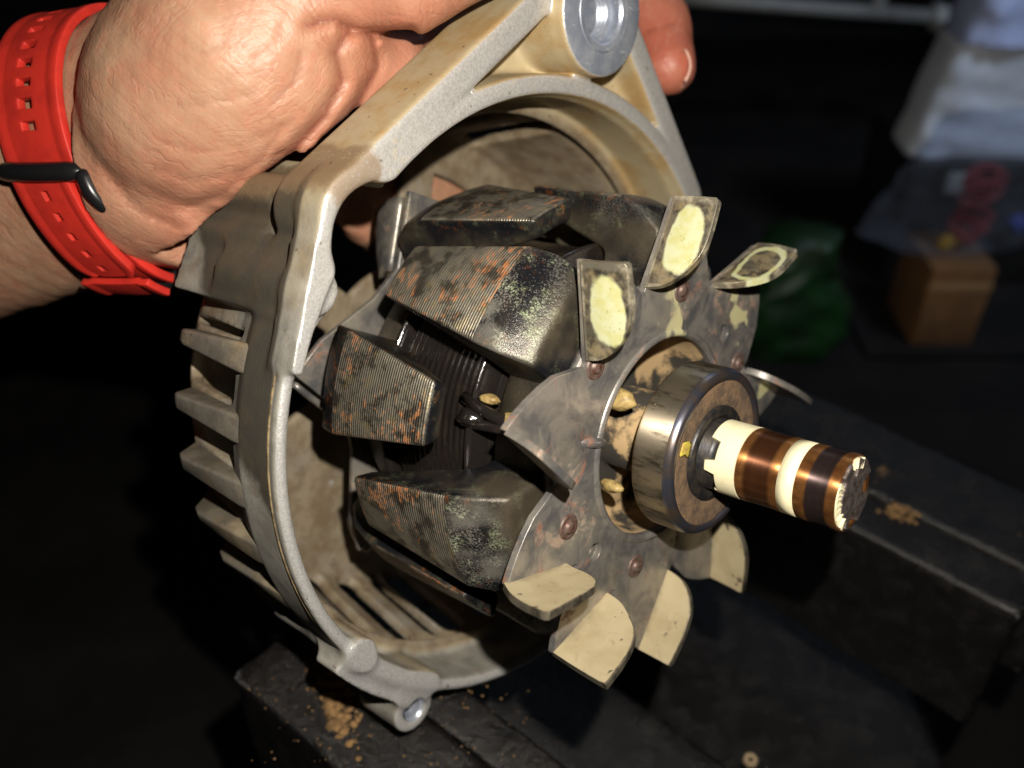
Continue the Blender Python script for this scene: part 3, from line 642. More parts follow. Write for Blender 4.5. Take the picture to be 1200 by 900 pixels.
shapes = {3: [(-.5, -.6), (-3.9, 4.7), (-6.0, 14.6), (2.6, 13.4), (11.3, 11.8), (14.6, 9.2), (16.2, 5.5), (16.0, 2.6), (17.0, -.5)],
          4: [(0, -.5), (-1.7, 14.7), (4.2, 14.5), (9.2, 13.4), (12.6, 11.4), (13.8, 9.6), (16.2, 6.6), (17.6, 3.7), (18.2, -.5)],
          5: [(0, -.5), (-.4, 8.8), (5.8, 9.6), (12.2, 9.4), (16, 7.2), (18.4, 3.8), (19.0, -.5)],
          6: [(0, -.5), (-.4, 9.4), (8.9, 10.3), (13.8, 8.6), (17.4, 5.2), (19, -.5)]}
def lerp_poly(P, t):
    P = np.array(P, float); L = np.r_[0, np.cumsum(np.linalg.norm(np.diff(P, axis=0), axis=1))]; t = t*L[-1]
    return np.array([np.interp(t, L, P[:, 0]), np.interp(t, L, P[:, 1])])
def chaikin(P, keep, it=2):
    P = [np.array(p, float) for p in P]; K = set(keep)|{0, len(P)-1}
    for _ in range(it):
        Q_ = []; NK = set()
        for i, p in enumerate(P):
            if i in K: NK.add(len(Q_)); Q_.append(p)
            else: Q_ += [p*.75+P[i-1]*.25, p*.75+P[i+1]*.25]
        P, K = Q_, NK
    return [tuple(p) for p in P]
def blade_mesh(p_, outl, lean=.0, curve=.0, keep=(1,)):
    std_ = outl is std; outl = chaikin(outl, keep)
    A0 = np.array([*pol(50.2, p_), ZP]); A1 = np.array([*pol(33.9, p_+15.3), ZP]); e = (A1-A0)/np.linalg.norm(A1-A0); n = np.cross(e, [0, 0, 1.])
    top = outl[1:-1]; b0_, b1_ = np.array(outl[0]), np.array(outl[-1]); NQ, NT = 34, 12; V = []; UV = []; F = []
    for side in (0, 1):
        for j in range(NT+1):
            t = j/NT
            for i in range(NQ+1):
                q = i/NQ; base = b0_+(b1_-b0_)*q
                full = [outl[0]]+list(top)+[outl[-1]]
                tp = lerp_poly(full, .02+.96*q) if False else lerp_poly([outl[0]]+list(top)+[outl[-1]], q)
                s, h = base+(tp-base)*t
                off = lean*h+curve*h*h+(.72 if side else -.72)-1.0*math.exp(-max(h, 0)/1.6)*0
                V.append(A0+e*s+np.array([0, 0, h-.1])+n*off); UV.append((q, t if True else 0))
    K = (NQ+1)*(NT+1); f = lambda s_, j, i: s_*K+j*(NQ+1)+i
    for j in range(NT):
        for i in range(NQ):
            F.append((f(0, j, i), f(0, j, i+1), f(0, j+1, i+1), f(0, j+1, i))); F.append((f(1, j, i), f(1, j+1, i), f(1, j+1, i+1), f(1, j, i+1)))
    for i in range(NQ):
        F.append((f(0, NT, i), f(0, NT, i+1), f(1, NT, i+1), f(1, NT, i))); F.append((f(0, 0, i), f(1, 0, i), f(1, 0, i+1), f(0, 0, i+1)))
    me = mesh('blade', V, F)
    uvl = me.uv_layers.new(name='UVMap')
    vi = np.zeros(len(me.loops), dtype=np.int32); me.loops.foreach_get('vertex_index', vi)
    # patch coordinates: along the root, and height relative to the tallest point
    hmax = max(p[1] for p in outl); cc = np.array([((np.array(V[k])-A0)@e/19.0, (V[k][2]-ZP)/hmax) for k in range(len(V))]); UVb = np.array(UV)
    me['dummy'] = 0
    uvl.data.foreach_set('uv', np.ascontiguousarray((cc if std_ else UVb)[vi], dtype=np.float32).ravel())
    bm = bmesh.new(); bm.from_mesh(me); bmesh.ops.remove_doubles(bm, verts=bm.verts, dist=2e-6); bmesh.ops.recalc_face_normals(bm, faces=bm.faces); bm.to_mesh(me); bm.free()
    return sharp(me, 45)
kinds = [M_patch, M_patch, M_plate, M_dust, M_dust, M_dust, M_dust, M_dust, M_plate, M_ring]
leans = [.10, .05, .13, .0, .02, .0, -.05, 0, 0, .06]
for i, p_ in enumerate(outer):
    link('fan_blade', blade_mesh(p_, shapes.get(i, std), leans[i], .008 if i == 2 else (-.015 if i in (0, 1, 9) else -.007), {3: (2,), 4: (1,), 5: (1,)}.get(i, (1,))), kinds[i], fan, bevel=.25, seg=2, ang=45)
rv = lathe([(0, .95), (.9, .9), (1.25, .55), (1.35, .1), (1.9, .05), (2.35, .35), (2.6, 0), (2.7, -.3)], 28)
for k, (r, d) in enumerate([(31.4, 5.5), (31.6, 62), (32.3, 121), (28.6, 177.5), (31, 242), (31, 302)]):
    o = link('rivet', rv, M_rivet, fan) if k == 0 else rvo.copy()
    if k == 0: rvo = o
    else: col.objects.link(o); o.parent = fan
    o.location = (*[c/1000 for c in pol(r, d)], (ZP+.1)/1000)
# rear fan
rp = []
for k in range(6): rp += [pol(50, 30+k*60), pol(36, 45+k*60), pol(36, 60+k*60), pol(45, 80+k*60)]
rfan = link('rear_fan', sharp(holed(rp, [ringpts((0, 0), 12, 40)], -77, -75.6)), M_plate, rotor, bevel=.25)
for k in range(6):
    V = []; F = []; a0_ = np.array(pol(49, 32+60*k)); a1_ = np.array(pol(36, 47+60*k))
    for j in range(7):
        for i in range(9):
            q = a0_+(a1_-a0_)*i/8; t = j/6; V.append((q[0]*(1-.1*t*t), q[1]*(1-.1*t*t), -76-t*(11-5*(i/8)**2)))
    for j in range(6):
        for i in range(8): F.append((j*9+i, j*9+i+1, (j+1)*9+i+1, (j+1)*9+i))
    o = link('fan_blade', mesh('rb', V, F), M_plate, rfan); sm = o.modifiers.new('solid', 'SOLIDIFY'); sm.thickness = .0012
# --- shaft, bearing, slip rings
link('shaft', lathe([(0, -118), (8.5, -118), (8.5, -74), (9, -74), (9, -9.5), (7.3, -9.5), (7.3, 1.2), (6.4, 1.4), (6.4, 3), (6.4, 27.2), (0, 27.2)], 64), M_inner, rotor)
brg = link('bearing', lathe([(15.2, -9.05), (16.8, -9.05), (17.3, -8.8), (17.5, -8.3), (17.5, -1.75), (17.42, -1.55)], 128), M_bear, rotor)
link('outer_race', lathe([(17.45, -1.6), (17.3, -1.1), (16.9, -.35), (16.5, 0), (15.5, 0), (15.3, -.15), (15.2, -.5), (15.2, -1.2)], 128), M_lip, brg)
link('bearing_seal', lathe([(15.25, -.75), (14.7, -.55), (13.5, -.65), (12, -.6), (10.6, -.7), (9.9, -.9)], 128), M_seal, brg)
link('bearing_seal', lathe([(15.25, -8.5), (12, -8.6), (9, -8.6)], 96), M_seal, brg)
link('inner_race', lathe([(10.0, -1.2), (9.9, -.25), (9.6, -.05), (8.2, 0), (7.8, -.2), (7.4, -.6), (7.2, -1)], 128), M_inner, brg)
# yellow paint dab on the seal
V = []; F = []
for j in range(5):
    for i in range(9):
        an = R(83+14*(i/8-.5)*(1-.2*j/4)+1.5*sin(j*2.1)); r = 10.6+3.3*j/4; V.append((r*cos(an), r*sin(an), -.42-.1*abs(j-2)/2))
for j in range(4):
    for i in range(8): F.append((j*9+i, j*9+i+1, (j+1)*9+i+1, (j+1)*9+i))
o = link('paint_mark', mesh('dab', V, F), simple('yellow_paint', (.45, .37, .05), .45, 0, (.35, .22, .05), .9, .4, .8, .2, .5, .6), brg); o.modifiers.new('s', 'SOLIDIFY').thickness = .0003
def notched(r0, r1, z0, z1, notch, n=96):
    """cream collar; notch(deg)-> z of its ragged inner edge"""
    V = []; F = []
    for k in range(n):
        d = 360*k/n; t = R(d); za = notch(d)
        for r, z in ((r0, za), (r1-.3, za), (r1, za+.3), (r1, (za+z1)/2), (r1, z1-.05), (r0, z1)): V.append((r*cos(t), r*sin(t), z))
    for k in range(n):
        q = (k+1) % n
        for i in range(5): F.append((k*6+i, q*6+i, q*6+i+1, k*6+i+1))
    return sharp(fixn(mesh('collar', V, F)), 40)
ins = link('insulation_collar', notched(6.4, 7.45, 1.0, 8.0, lambda d: 1.2 if (d < 60 or 92 < d < 112 or d > 250) else (3.4 if d < 150 else 2.6)), M_cream, rotor)
link('insulation_collar', lathe([(6.4, 16.75), (7.32, 16.75), (7.32, 20.05), (6.4, 20.05)], 96), M_cream, rotor)
link('slip_ring', sharp(lathe([(6.4, 8.05), (7.28, 8.05), (7.4, 8.25), (7.4, 9.6), (7.3, 9.9), (7.3, 15.2), (7.4, 15.6), (7.4, 16.5), (7.28, 16.7), (6.4, 16.7)], 128)), M_cop, rotor)
link('slip_ring', sharp(lathe([(6.4, 20.1), (7.28, 20.1), (7.4, 20.3), (7.4, 22.3), (7.22, 22.6), (7.22, 26.2), (7.4, 26.6), (7.4, 28.0), (7.3, 28.2), (6.4, 28.2)], 128)), M_cop, rotor)
# broken cream insulation showing on the left of the end, slotted shaft end on the right
def sector(r0, r1, a0_, a1_, z0, z1, mat, nm, jag=.4, n=26):
    V = []; F = []
    for k in range(n+1):
        t = R(a0_+(a1_-a0_)*k/n); j1 = rng.normal(0, jag); j2 = rng.normal(0, jag*.6)
        for r, z in ((r0+j2, z0), (r1, z0), (r1, z1+j1*.5), (r0+j2, z1+j1)): V.append((r*cos(t), r*sin(t), z))
    for k in range(n):
        for i in range(4): F.append((k*4+i, (k+1)*4+i, (k+1)*4+(i+1) % 4, k*4+(i+1) % 4))
    F += [(0, 1, 2, 3), tuple(n*4+i for i in (3, 2, 1, 0))]
    return link(nm, fixn(mesh(nm, V, F)), mat, rotor, smooth=False)
sector(5.0, 7.0, 70, 165, 27.3, 28.5, M_cream, 'insulation_edge', .22); sector(5.0, 7.0, -12, 22, 27.3, 28.6, M_cream, 'insulation_edge', .2)
ep = []
for k in range(90):
    d = 4*k; r = 5.3+.15*sin(d*.21)
    for c, hw in ((-75, 16), (-160, 13), (20, 12)):
        if abs((d-c+180) % 360-180) < hw: r = 3.6
    if not (60 < d < 170) and r > 4: r += 1.6
    ep.append(pol(r, d))
link('shaft_end', prism(ep, 26.9, 28.75), M_end, rotor, smooth=False, bevel=.25)

# ================================================================== alternator housing (cast drive-end bracket)
housing = empty('alternator_housing', MROT, 'dusty cast aluminium alternator housing half with cooling fins and mounting ear', 'housing')
vs = .62; X, Y, Z = grid3((-86, -86, -106), (104, 92, -40), vs)
Rr = np.sqrt(X*X+Y*Y); PHI = np.degrees(np.arctan2(Y, X))
def seg2(ax, ay, bx, by, px, py):
    dx, dy = bx-ax, by-ay; t = np.clip(((px-ax)*dx+(py-ay)*dy)/(dx*dx+dy*dy), 0, 1); return np.hypot(px-ax-t*dx, py-ay-t*dy), t
def rcone2(ax, ay, ra, bx, by, rb, px, py):            # tapered 2D capsule (exact hull of two circles)
    dx, dy = bx-ax, by-ay; L = math.hypot(dx, dy); ex, ey = dx/L, dy/L
    x = (px-ax)*ex+(py-ay)*ey; y = np.abs((px-ax)*-ey+(py-ay)*ex)
    b = (ra-rb)/L; a_ = math.sqrt(max(1-b*b, 0)); k = y*-b+x*a_
    return np.where(k < 0, np.hypot(x, y)-ra, np.where(k > a_*L, np.hypot(x-L, y)-rb, x*b+y*a_-ra))
D = np.full(X.shape, 50., np.float32)
prof = [(70.1, -50.6), (70.1, -62), (67.2, -70), (63.4, -92), (61, -97), (56, -99), (24, -99.5), (20, -99.5), (17, -104)]
for (r0, z0), (r1, z1) in zip(prof[:-1], prof[1:]): D = np.minimum(D, seg2(r0, z0, r1, z1, Rr, Z)[0]-1.35)
D = smin(D, seg2(69.2, -63.2, 66.0, -63.6, Rr, Z)[0]-1.0, .8)
# slots between the fins, back windows
m_ = (PHI-91.0)/11.1; dphi = (m_-np.round(m_))*11.1; tang = Rr*np.radians(dphi)
qz = np.abs(Z+82)-13.8; qt = np.abs(tang)-3.5
slot = np.hypot(np.maximum(qz+2.6, 0), np.maximum(qt+2.6, 0))+np.minimum(np.maximum(qz, qt)+2.6, 0)-2.6 if False else np.hypot(np.maximum(qz+2.8, 0), np.maximum(qt+2.8, 0))-2.8
slot = np.maximum(slot, 52-Rr)
keep = (np.abs(PHI-64) < 17.5) | (np.abs(PHI-31) < 26) | (np.abs(PHI+32) < 17)
slot = np.where(keep, 9., slot)
D = smax(D, -slot, .8)
wp = (PHI-34)/60; wphi = (wp-np.round(wp))*60; wt = Rr*np.sin(np.radians(wphi)); wr = Rr*np.cos(np.radians(wphi))
win = np.maximum(np.maximum(np.abs(wt)-(wr*.577-6.5), 26-Rr), Rr-50); win = np.where((Z < -90) & (PHI > -30) & (PHI < 124), win, 9.)
D = smax(D, -win, 1.5)
# solid shoulder at upper left
sh = np.maximum(np.maximum(np.abs(Rr-68.6)-3.0, np.abs(PHI-64.5)*1.2-16), np.maximum(-96.0-Z+.12*(PHI-64), Z+51))
D = smin(D, sh, 2)
rx_, ry_ = pol(70.5, 66.5); rid = np.maximum(np.hypot(X-rx_, Y-ry_)-3.0, np.maximum(-94-Z, Z+52)); D = smin(D, rid, 2.5)
rx_, ry_ = pol(72.3, 59.5); rid = np.maximum(np.hypot(X-rx_, Y-ry_)-4.6, np.maximum(-88-Z, Z+50)); D = smin(D, rid, 3)
D = smax(D, Z+49.4, .5)
# front bead
D = smin(D, np.hypot(Rr-70.5, (Z+50.2))-1.25, .6)
# through-bolt bosses on the rim
for d_, r_, rad in ((72.5, 69.6, 4.0), (141.5, 69.4, 3.3), (-62, 71.5, 5), (-130, 71.5, 5)):
    bx, by = pol(r_, d_); D = smin(D, np.maximum(np.hypot(X-bx, Y-by)-rad, np.maximum(-78-Z, Z+49.0)), 3.5)
# threaded lug at the bottom
bx, by = pol(77.0, 162.3); lug = np.maximum(rcone2(bx, by, 5.6, *pol(72.5, 161), 5.0, X, Y), np.maximum(-64-Z, Z+51.0)); D = smin(D, lug, 2.5)
fl_ = np.maximum(np.maximum(np.abs(Rr-72.2)-3.6, (np.abs(PHI-151.5)-12)*1.25), np.maximum(-57.5-Z, Z+50.2)); D = smin(D, fl_, 3)
D = smax(D, -(np.hypot(X-bx, Y-by)-2.9), .5)
# ---- mounting ear
BX, BY = pol(87.0, 4.3); PX, PY = pol(71, 60); GX, GY = pol(66, -40)
ear2 = smin(rcone2(BX, BY, 13.2, PX, PY, 8.3, X, Y), rcone2(BX, BY, 13.2, GX, GY, 10.5, X, Y), 2)
ear2 = smin(ear2, rcone2(BX, BY, 13, *pol(40, 8), 40, X, Y), 2)
ear = smax(ear2, np.maximum(-62.5-Z, Z+46.2), 1.6)
flg = np.maximum(rcone2(PX, PY, 8.3, *pol(70.6, 84), 1.6, X, Y), np.maximum(-54-Z, Z+46.4)); ear = smin(ear, flg, 1.5)
ear = smax(ear, 69.2-Rr, 1.2)
nx_, ny_ = pol(65.2, 60.5); ntc = np.maximum(np.hypot(X-nx_, Y-ny_)-9.6, -66-Z)
dB = np.hypot(X-BX, Y-BY)
pk = np.maximum(np.maximum(ear2+6.6, 73.4-Rr), 13.0-dB)
pk = smax(pk, -(Z+56.0+.10*(Y)), 2.5)
ear = smax(ear, -pk, 1.8)
D = smin(D, ear, 2.2)
boss = np.maximum(dB-13.4, np.maximum(-66-Z, Z+43.2)); D = smin(D, smax(dB-13.4, np.maximum(-66-Z, Z+43.0), .8), 1.2)
D = np.maximum(D, -(dB-8.2))
D = smax(D, -ntc, 2.5)
me, P_ = vdb_mesh(D, (-86, -86, -106), vs)
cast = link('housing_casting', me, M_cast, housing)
link('boss_sleeve', sharp(fixn(lathe([(5.2, -66), (5.2, -49.2)]+[(5.2+.45*(k_ % 2), -49.0+.5*k_) for k_ in range(7)]+[(6.3, -45.6), (6.3, -43.6), (6.8, -43.0), (8.0, -42.8), (8.25, -43.0), (8.25, -66), (5.2, -66)], 72))), M_boss, housing).location = (BX/1000, BY/1000, 0)
link('boss_face', sharp(lathe([(8.3, -42.95), (12.5, -42.95), (12.9, -43.1), (13.0, -43.5), (8.3, -43.5)], 96)), M_boss, housing).location = (BX/1000, BY/1000, 0)
link('lug_thread', lathe([(2.9, -50.95), (2.5, -51.5)]+[(2.3+.28*(k % 2), -51.8-.45*k) for k in range(22)], 40), M_boss, housing).location = (bx/1000, by/1000, 0)
link('casting_seam', lathe([(71.30, -51.6), (71.62, -51.9), (71.62, -52.3), (71.25, -52.6)], 140, R(80), R(138)), simple('seam_metal', (.45, .34, .18), .4, .3, (.15, .11, .07), 3), housing)
# cooling fins
fp = [(70.6, -57.5), (71.6, -64), (71.4, -86), (70.2, -89.5), (67.5, -90.8), (62.5, -93.5), (61.8, -92), (65.2, -72), (68.8, -62)]
V = []; F = []; nfp = len(fp)
for sgn in (-1, 1):
    for r, z in fp:
        th_ = 1.45+1.7*min(max((z+91)/30, 0), 1); V.append((r, sgn*th_, z))
F = [tuple(range(nfp)), tuple(range(2*nfp-1, nfp-1, -1))]+[(i, (i+1) % nfp, nfp+(i+1) % nfp, nfp+i) for i in range(nfp)]
fm = fixn(mesh('fin', V, F)); f0 = None
k = 0
for i in range(-1, 27):
    d_ = 96.55-11.1+11.1*i
    if d_ < 84 or d_ > 156: continue
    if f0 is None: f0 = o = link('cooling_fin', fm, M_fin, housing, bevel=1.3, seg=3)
    else: o = f0.copy(); col.objects.link(o); o.parent = housing
    o.rotation_euler = (0, 0, R(d_))

# ================================================================== hand and forearm (one continuous surface)
d_ax = np.array([.895, .05, -.43]); d_ax /= np.linalg.norm(d_ax)
wv_ = np.array([.26, .93, .16]); wv_ /= np.linalg.norm(wv_); n_fr = np.cross(d_ax, wv_); n_fr /= np.linalg.norm(n_fr); n_fr *= -1 if n_fr[2] > 0 else 1
C_w = np.array([-89.5, -54., 216.])
f_ax = np.array([.88, -.12, -.45]); f_ax /= np.linalg.norm(f_ax)
hv = 1.0; lo, hi = (-180, -125, 145), (72, 14, 300)
X, Y, Z = grid3(lo, hi, hv); Pg = np.stack([X, Y, Z], -1)
def rcone(a_, b_, ra, rb):
    a_, b_ = np.array(a_, np.float32), np.array(b_, np.float32); ab = b_-a_; pa = Pg-a_; h = np.clip((pa@ab)/(ab@ab), 0, 1); q = pa-h[..., None]*ab; return np.sqrt((q*q).sum(-1))-(ra+(rb-ra)*h)
def ellip(c, axes, rad):
    q = Pg-np.array(c, np.float32); k0 = 0; k1 = 0
    for ax_, r in zip(axes, rad): t = q@np.array(ax_, np.float32); k0 = k0+(t/r)**2; k1 = k1+(t/r/r)**2
    k0 = np.sqrt(k0); return k0*(k0-1)/np.maximum(np.sqrt(k1), 1e-4)
def onb(e1, hint=(0, 0, 1)):
    e1 = np.array(e1, float); e1 /= np.linalg.norm(e1); e3 = np.array(hint, float); e3 -= e1*(e3@e1); e3 /= np.linalg.norm(e3); return e1, np.cross(e3, e1), e3
q = Pg-C_w.astype(np.float32); q0_ = q; s_ = q@f_ax.astype(np.float32)
cw3 = wv_-f_ax*(wv_@f_ax); cw3 /= np.linalg.norm(cw3); cn3 = np.cross(f_ax, cw3); cn3 *= -1 if cn3[2] > 0 else 1
cw_ = q@cw3.astype(np.float32); cn_ = q@cn3.astype(np.float32)
tp = 1+np.clip(-s_, 0, 160)*.0016
arm = (np.sqrt((cw_/(28.*tp))**2+(cn_/(19.6*tp))**2)-1)*20*tp
arm = np.maximum(arm, s_-26); H = arm
tend = rcone(C_w-f_ax*60+cn3*18-cw3*5, C_w+f_ax*12+cn3*16.6-cw3*4, 4, 3.2); H = smin(H, tend, 5)
palm = ellip(at(352, 120, 212), onb((.85, -.40, .25), (0.1, .2, 1)), (46, 33, 15)); 
band = rcone(at(170, 205, 206), at(330, 235, 214), 16, 15)
H = smin(H, palm, 12); H = smin(H, band, 9)
th_ = ellip(at(278, 90, 195), onb((.80, -.55, -.05)), (34, 26.5, 25)); H = smin(H, th_, 1.8)
pad = rcone(at(440, 95, 204), at(345, 225, 208), 13, 13); H = smin(H, pad, 4)
th2 = rcone(at(290, 50, 188), at(395, -40, 183), 21, 14); H = smin(H, th2, 6)
fold = rcone(at(385, 60, 194), at(320, 195, 200), 8, 6); H = smin(H, fold, 2.2)
fold = rcone(at(425, 70, 200), at(370, 170, 207), 9, 8); H = smin(H, fold, 2.2)
th3 = smin(rcone(at(395, -40, 183), at(475, -22, 180), 12.0, 9.2), rcone(at(475, -22, 180), at(640, -95, 181), 9.4, 7.8), 3); H = smin(H, th3, 4)
# four fingers reaching behind the ear
for pts_, rr in (([(470, 60, 214), (600, -20, 238), (722, -40, 250), (772, 30, 246), (783, 78, 241)], (10, 9.4, 8.8, 8.0, 7.2)),
                 ([(455, 110, 216), (560, 120, 246), (640, 150, 268), (690, 170, 276)], (10, 9, 8, 7.4)),
                 ([(430, 160, 218), (495, 215, 250), (560, 245, 268), (600, 260, 272)], (10, 9, 8, 7)),
                 ([(400, 200, 219), (430, 250, 246), (455, 280, 262)], (9, 8, 7))):
    c = None
    for (a_, b_, ra, rb) in zip(pts_[:-1], pts_[1:], rr[:-1], rr[1:]):
        g_ = rcone(at(*a_), at(*b_), ra, rb); c = g_ if c is None else smin(c, g_, 1.6)
    H = smin(H, c, 4)
# the bowl and ear stay clear of the fingers
rel_ = Pg-O.astype(np.float32); hz = rel_@A.astype(np.float32); hx = rel_@Uc.astype(np.float32); hy = rel_@Vc.astype(np.float32); hr = np.hypot(hx, hy)
H = smax(H, -np.maximum(hr-73.8, np.maximum(-101.5-hz, hz+44)), 1.5)
notch_clear = 0
earc = np.maximum(np.minimum(rcone2(BX, BY, 13.8, PX, PY, 9.9, hx, hy), rcone2(BX, BY, 13.8, GX, GY, 11, hx, hy)), np.maximum(-63-hz, hz+45)); H = smax(H, -earc, 1.)
# uneven flesh under the skin
ns = (np.sin(X*.42+Y*.31+1.3)*np.sin(Y*.47-Z*.28)+.7*np.sin(X*.83-Y*.61+Z*.2)*np.sin(Z*.5+Y*.37+2)+.5*np.sin(X*1.1+Y*1.3)*np.sin(Y*.9-X*.7+.6))
H = H+(.13*ns).astype(np.float32)
# the strap lies in a shallow groove
sd_ = q0_@d_ax.astype(np.float32); er_ = (np.sqrt(((q0_@wv_.astype(np.float32))/29.3)**2+((q0_@n_fr.astype(np.float32))/20.5)**2)-1)*20
H = smax(H, -np.maximum(np.abs(sd_)-11.2, .2-er_), 1.2)
# creases pressed into the skin
SX = 600+FPX*X/Z; SY = 450+FPX*Y/Z
CR = []
def crease(pl, depth, wd, zmax=235):
    global H
    CR.append((pl, depth, wd, zmax))
    d2 = None
    P2 = np.array(pl, float)
    # smooth the polyline
    tt = np.linspace(0, len(P2)-1, 6*len(P2)); xs = np.interp(tt, range(len(P2)), P2[:, 0]); ys = np.interp(tt, range(len(P2)), P2[:, 1])
    for a_, b_ in zip(zip(xs[:-1], ys[:-1]), zip(xs[1:], ys[1:])):
        g_ = seg2(*a_, *b_, SX, SY)[0]; d2 = g_ if d2 is None else np.minimum(d2, g_)
    H = H+np.where(Z < zmax, depth*np.exp(-(d2/wd)**2), 0).astype(np.float32)
sel = None
for pl, dp, wd in (([(360, 30), (392, 22), (412, 36), (440, 40), (482, 36)], 1.6, 6), ([(408, 36), (392, 62), (400, 95), (380, 135), (340, 180), (296, 215)], 1.6, 8), ([(330, 150), (300, 190), (262, 225), (215, 245)], .5, 5), ([(318, 120), (345, 95), (352, 62)], .5, 6),
                   ([(435, 42), (442, 78), (420, 120), (380, 165)], 1.0, 7), ([(330, 30), (322, 55), (300, 66)], .35, 4), ([(215, 45), (240, 62), (262, 50)], .25, 4),
                   ([(196, 120), (240, 122), (292, 110), (340, 88)], .25, 3), ([(190, 165), (230, 178), (290, 168), (345, 140)], .3, 3.5), ([(180, 195), (225, 212), (280, 202), (330, 178)], .35, 3.5), ([(165, 215), (215, 240), (270, 232), (318, 212)], .4, 4),
                   ([(120, 195), (160, 245), (215, 268)], .6, 4), ([(758, 36), (790, 28)], .5, 3)):
    crease(pl, dp, wd, 262 if pl[0][0] > 700 else 222)
me, P_ = vdb_mesh(H, lo, hv)
cen = P_.mean(0)
spx = 600+FPX*P_[:, 0]/P_[:, 2]; spy = 450+FPX*P_[:, 1]/P_[:, 2]
fl = np.zeros(len(P_))
def dist3(c): return np.linalg.norm(P_-at(*c), axis=1)
fl = np.maximum(fl, .95*np.exp(-(dist3((775, 60, 240))/24)**2)); fl = np.maximum(fl, .55*np.exp(-(dist3((425, 110, 205))/26)**2)); fl = np.maximum(fl, .5*np.exp(-(dist3((470, 20, 182))/16)**2)); fl = np.maximum(fl, .45*np.exp(-(dist3((270, 250, 200))/22)**2)); fl = np.maximum(fl, .5*np.exp(-(dist3((370, 150, 198))/20)**2))
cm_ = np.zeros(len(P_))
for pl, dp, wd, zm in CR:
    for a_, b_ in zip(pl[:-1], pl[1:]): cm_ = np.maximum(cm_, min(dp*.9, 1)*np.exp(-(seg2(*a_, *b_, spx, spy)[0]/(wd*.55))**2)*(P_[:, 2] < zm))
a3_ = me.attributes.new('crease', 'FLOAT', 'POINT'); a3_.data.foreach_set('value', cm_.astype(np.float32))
cr_ = np.hypot((spx-268)*1.0+(spy-95)*.35, (spy-60)*1.15-(spx-268)*.15)/6.0
a2_ = me.attributes.new('fold', 'FLOAT', 'POINT'); a2_.data.foreach_set('value', cr_.astype(np.float32))
at_ = me.attributes.new('flush', 'FLOAT', 'POINT'); at_.data.foreach_set('value', fl.astype(np.float32))
V = np.zeros(len(me.vertices)*3); me.vertices.foreach_get('co', V); V = W(V.reshape(-1, 3)*1000); me.vertices.foreach_set('co', V.ravel()); me.update()
hand = link('person', me, M_skin); place(hand, W(C_w[None])[0] if W(C_w).ndim > 1 else W(C_w)); tag(hand, 'bare left hand and forearm gripping the housing ear from behind, wearing a red strap', 'person')
# fingernail on the tip at the right
V = []; F = []
nc = at(800, 82, 236.5)
for j in range(9):
    for i in range(9):
        u_, v_ = i/8-.5, j/8-.5; V.append(W(nc+np.array([.9+2.2*(0.25-u_*u_)-3.2*abs(v_)**2*1.6, 7.5*v_, 7.5*u_])))
F = [(j*9+i, j*9+i+1, (j+1)*9+i+1, (j+1)*9+i) for j in range(8) for i in range(8)]
o = link('fingernail', mesh('nail', np.array(V)*1000, F), M_nail); o.data.transform(Matrix.Translation(-hand.location)); o.parent = hand; o.modifiers.new('s', 'SOLIDIFY').thickness = .0006

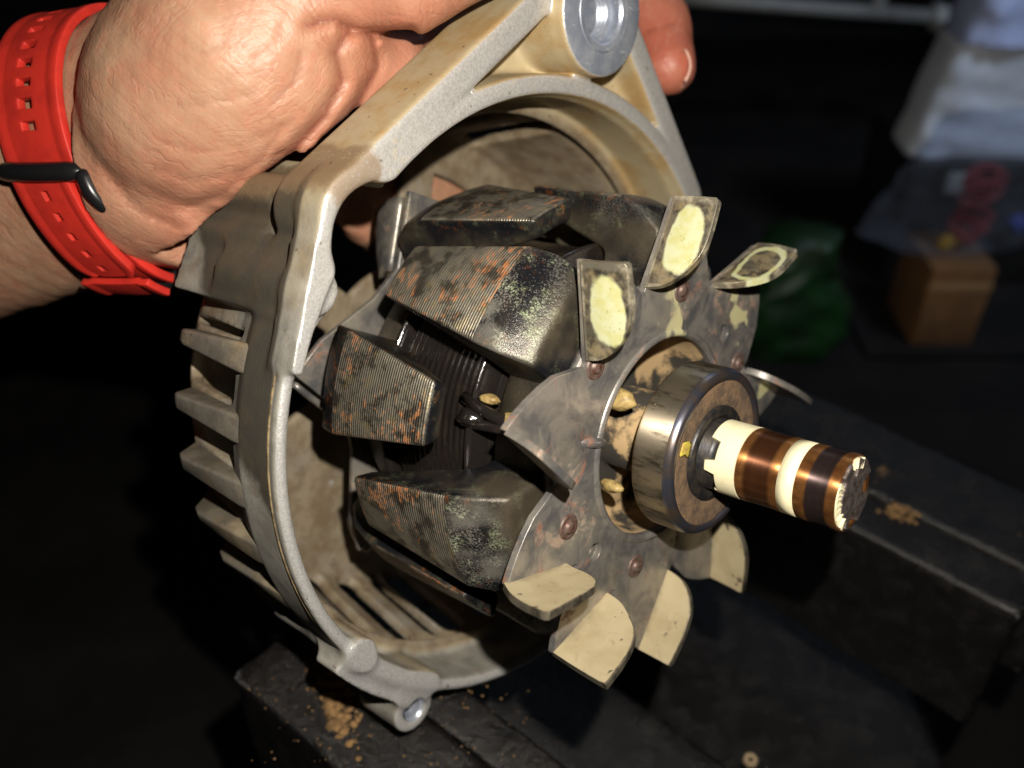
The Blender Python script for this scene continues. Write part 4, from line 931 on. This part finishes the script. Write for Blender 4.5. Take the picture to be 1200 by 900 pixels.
# ================================================================== wristwatch with red strap
wat = bpy.data.objects.new('wristwatch', None); col.objects.link(wat); wat.location = W(C_w); tag(wat, 'wristwatch with a red rubber strap and black buckle on the left wrist', 'watch')
def ringpt(deg, s, off):                                   # a point on the strap: angle round the wrist, across, outwards (mm)
    t = R(deg+6); ra, rb = 28.8+off, 20.0+off
    return C_w+wv_*(-cos(t)*ra)+n_fr*(sin(t)*rb)+d_ax*s
def strapmesh(nm, a0_, a1_, s0, s1, off0, off1, thick, mat, holes=(), n=150, m=20, taper=None, crown=.35):
    V = []; F = []
    for j in range(n+1):
        t = j/n; dg = a0_+(a1_-a0_)*t; of = off0+(off1-off0)*t; k = taper(t) if taper else 1
        for i in range(m+1):
            u_ = i/m; s = (s0+(s1-s0)*u_); c = (s0+s1)/2; s = c+(s-c)*k
            rimh = .45 if (u_ < .12 or u_ > .88) else 0.0
            V.append(W(ringpt(dg, s, of+crown*(1-(2*u_-1)**2)+rimh)))
    hs = set()
    for (aj, ai, wj, wi) in holes:
        for j in range(n):
            for i in range(m):
                if abs(a0_+(a1_-a0_)*(j+.5)/n-aj) < wj and abs((i+.5)/m-ai) < wi: hs.add((j, i))
    for j in range(n):
        for i in range(m):
            if (j, i) not in hs: F.append((j*(m+1)+i, j*(m+1)+i+1, (j+1)*(m+1)+i+1, (j+1)*(m+1)+i))
    me = fixn(mesh(nm, np.array(V)*1000, F)); o = link(nm, me, mat); o.data.transform(Matrix.Translation(-wat.location)); o.parent = wat
    md = o.modifiers.new('s', 'SOLIDIFY'); md.thickness = thick/1000; md.offset = 0
    b = o.modifiers.new('b', 'BEVEL'); b.width = .0003; b.segments = 2; b.limit_method = 'ANGLE'; b.angle_limit = R(50)
    return o
hl = [(dg, .5, 1.9, .085) for dg in (8, 17.5, 27, 36.5, 46, 55, 64, 73)]
strapmesh('strap', -70, 100, -10, 10, 1.6, 1.7, 2.0, M_red, hl, n=200)
strapmesh('strap', 96, 215, -8.8, 8.8, 1.2, 1.6, 2.0, M_red, [], n=120)
strapmesh('strap_tail', 92, 139, -8.2, 8.2, 3.6, 3.9, 1.8, M_red, [(dg, .5, 1.8, .07) for dg in (99, 107.5, 116, 124.5, 133)], n=110, taper=lambda t: 1 if t < .85 else 1-.25*((t-.85)/.15)**2)
strapmesh('strap_keeper', 139.5, 152, -10.3, 10.3, 5.6, 5.4, 1.6, M_red, n=24); 
# buckle: a black rounded frame across the strap
fr = []
for s, dg in ((-12, 84), (-12, 96), (12, 100), (12.5, 83)): fr.append((s, dg))
def buckle_bar(p, q, r0, r1, of0, of1, n=14):
    pts_ = []
    for i in range(n+1): t = i/n; pts_.append(W(ringpt(p[1]+(q[1]-p[1])*t, p[0]+(q[0]-p[0])*t, of0+(of1-of0)*t+1.2*sin(pi*t)))*1000)
    return pts_
def bar(nm, pts_, r):
    o = link(nm, tube_mesh([tuple(x) for x in pts_], r, 14), M_blk); o.data.transform(Matrix.Translation(-wat.location)); o.parent = wat; return o
def cap(n, r): return [r*math.sqrt(max(1-max(0, 1-min(i, n-i)/2.2)**2, .04)) for i in range(n+1)]
bar('buckle_bar', buckle_bar((-13, 89), (13.4, 91), 1, 1, 3.5, 4.0), cap(14, 2.1)); bar('buckle_side', buckle_bar((13.0, 90), (13.8, 107), 1, 1, 3.9, 2.8), cap(14, 1.8))
bar('strap_lug', buckle_bar((-9, 166), (9, 166), 1, 1, 2, 2), 3.2)
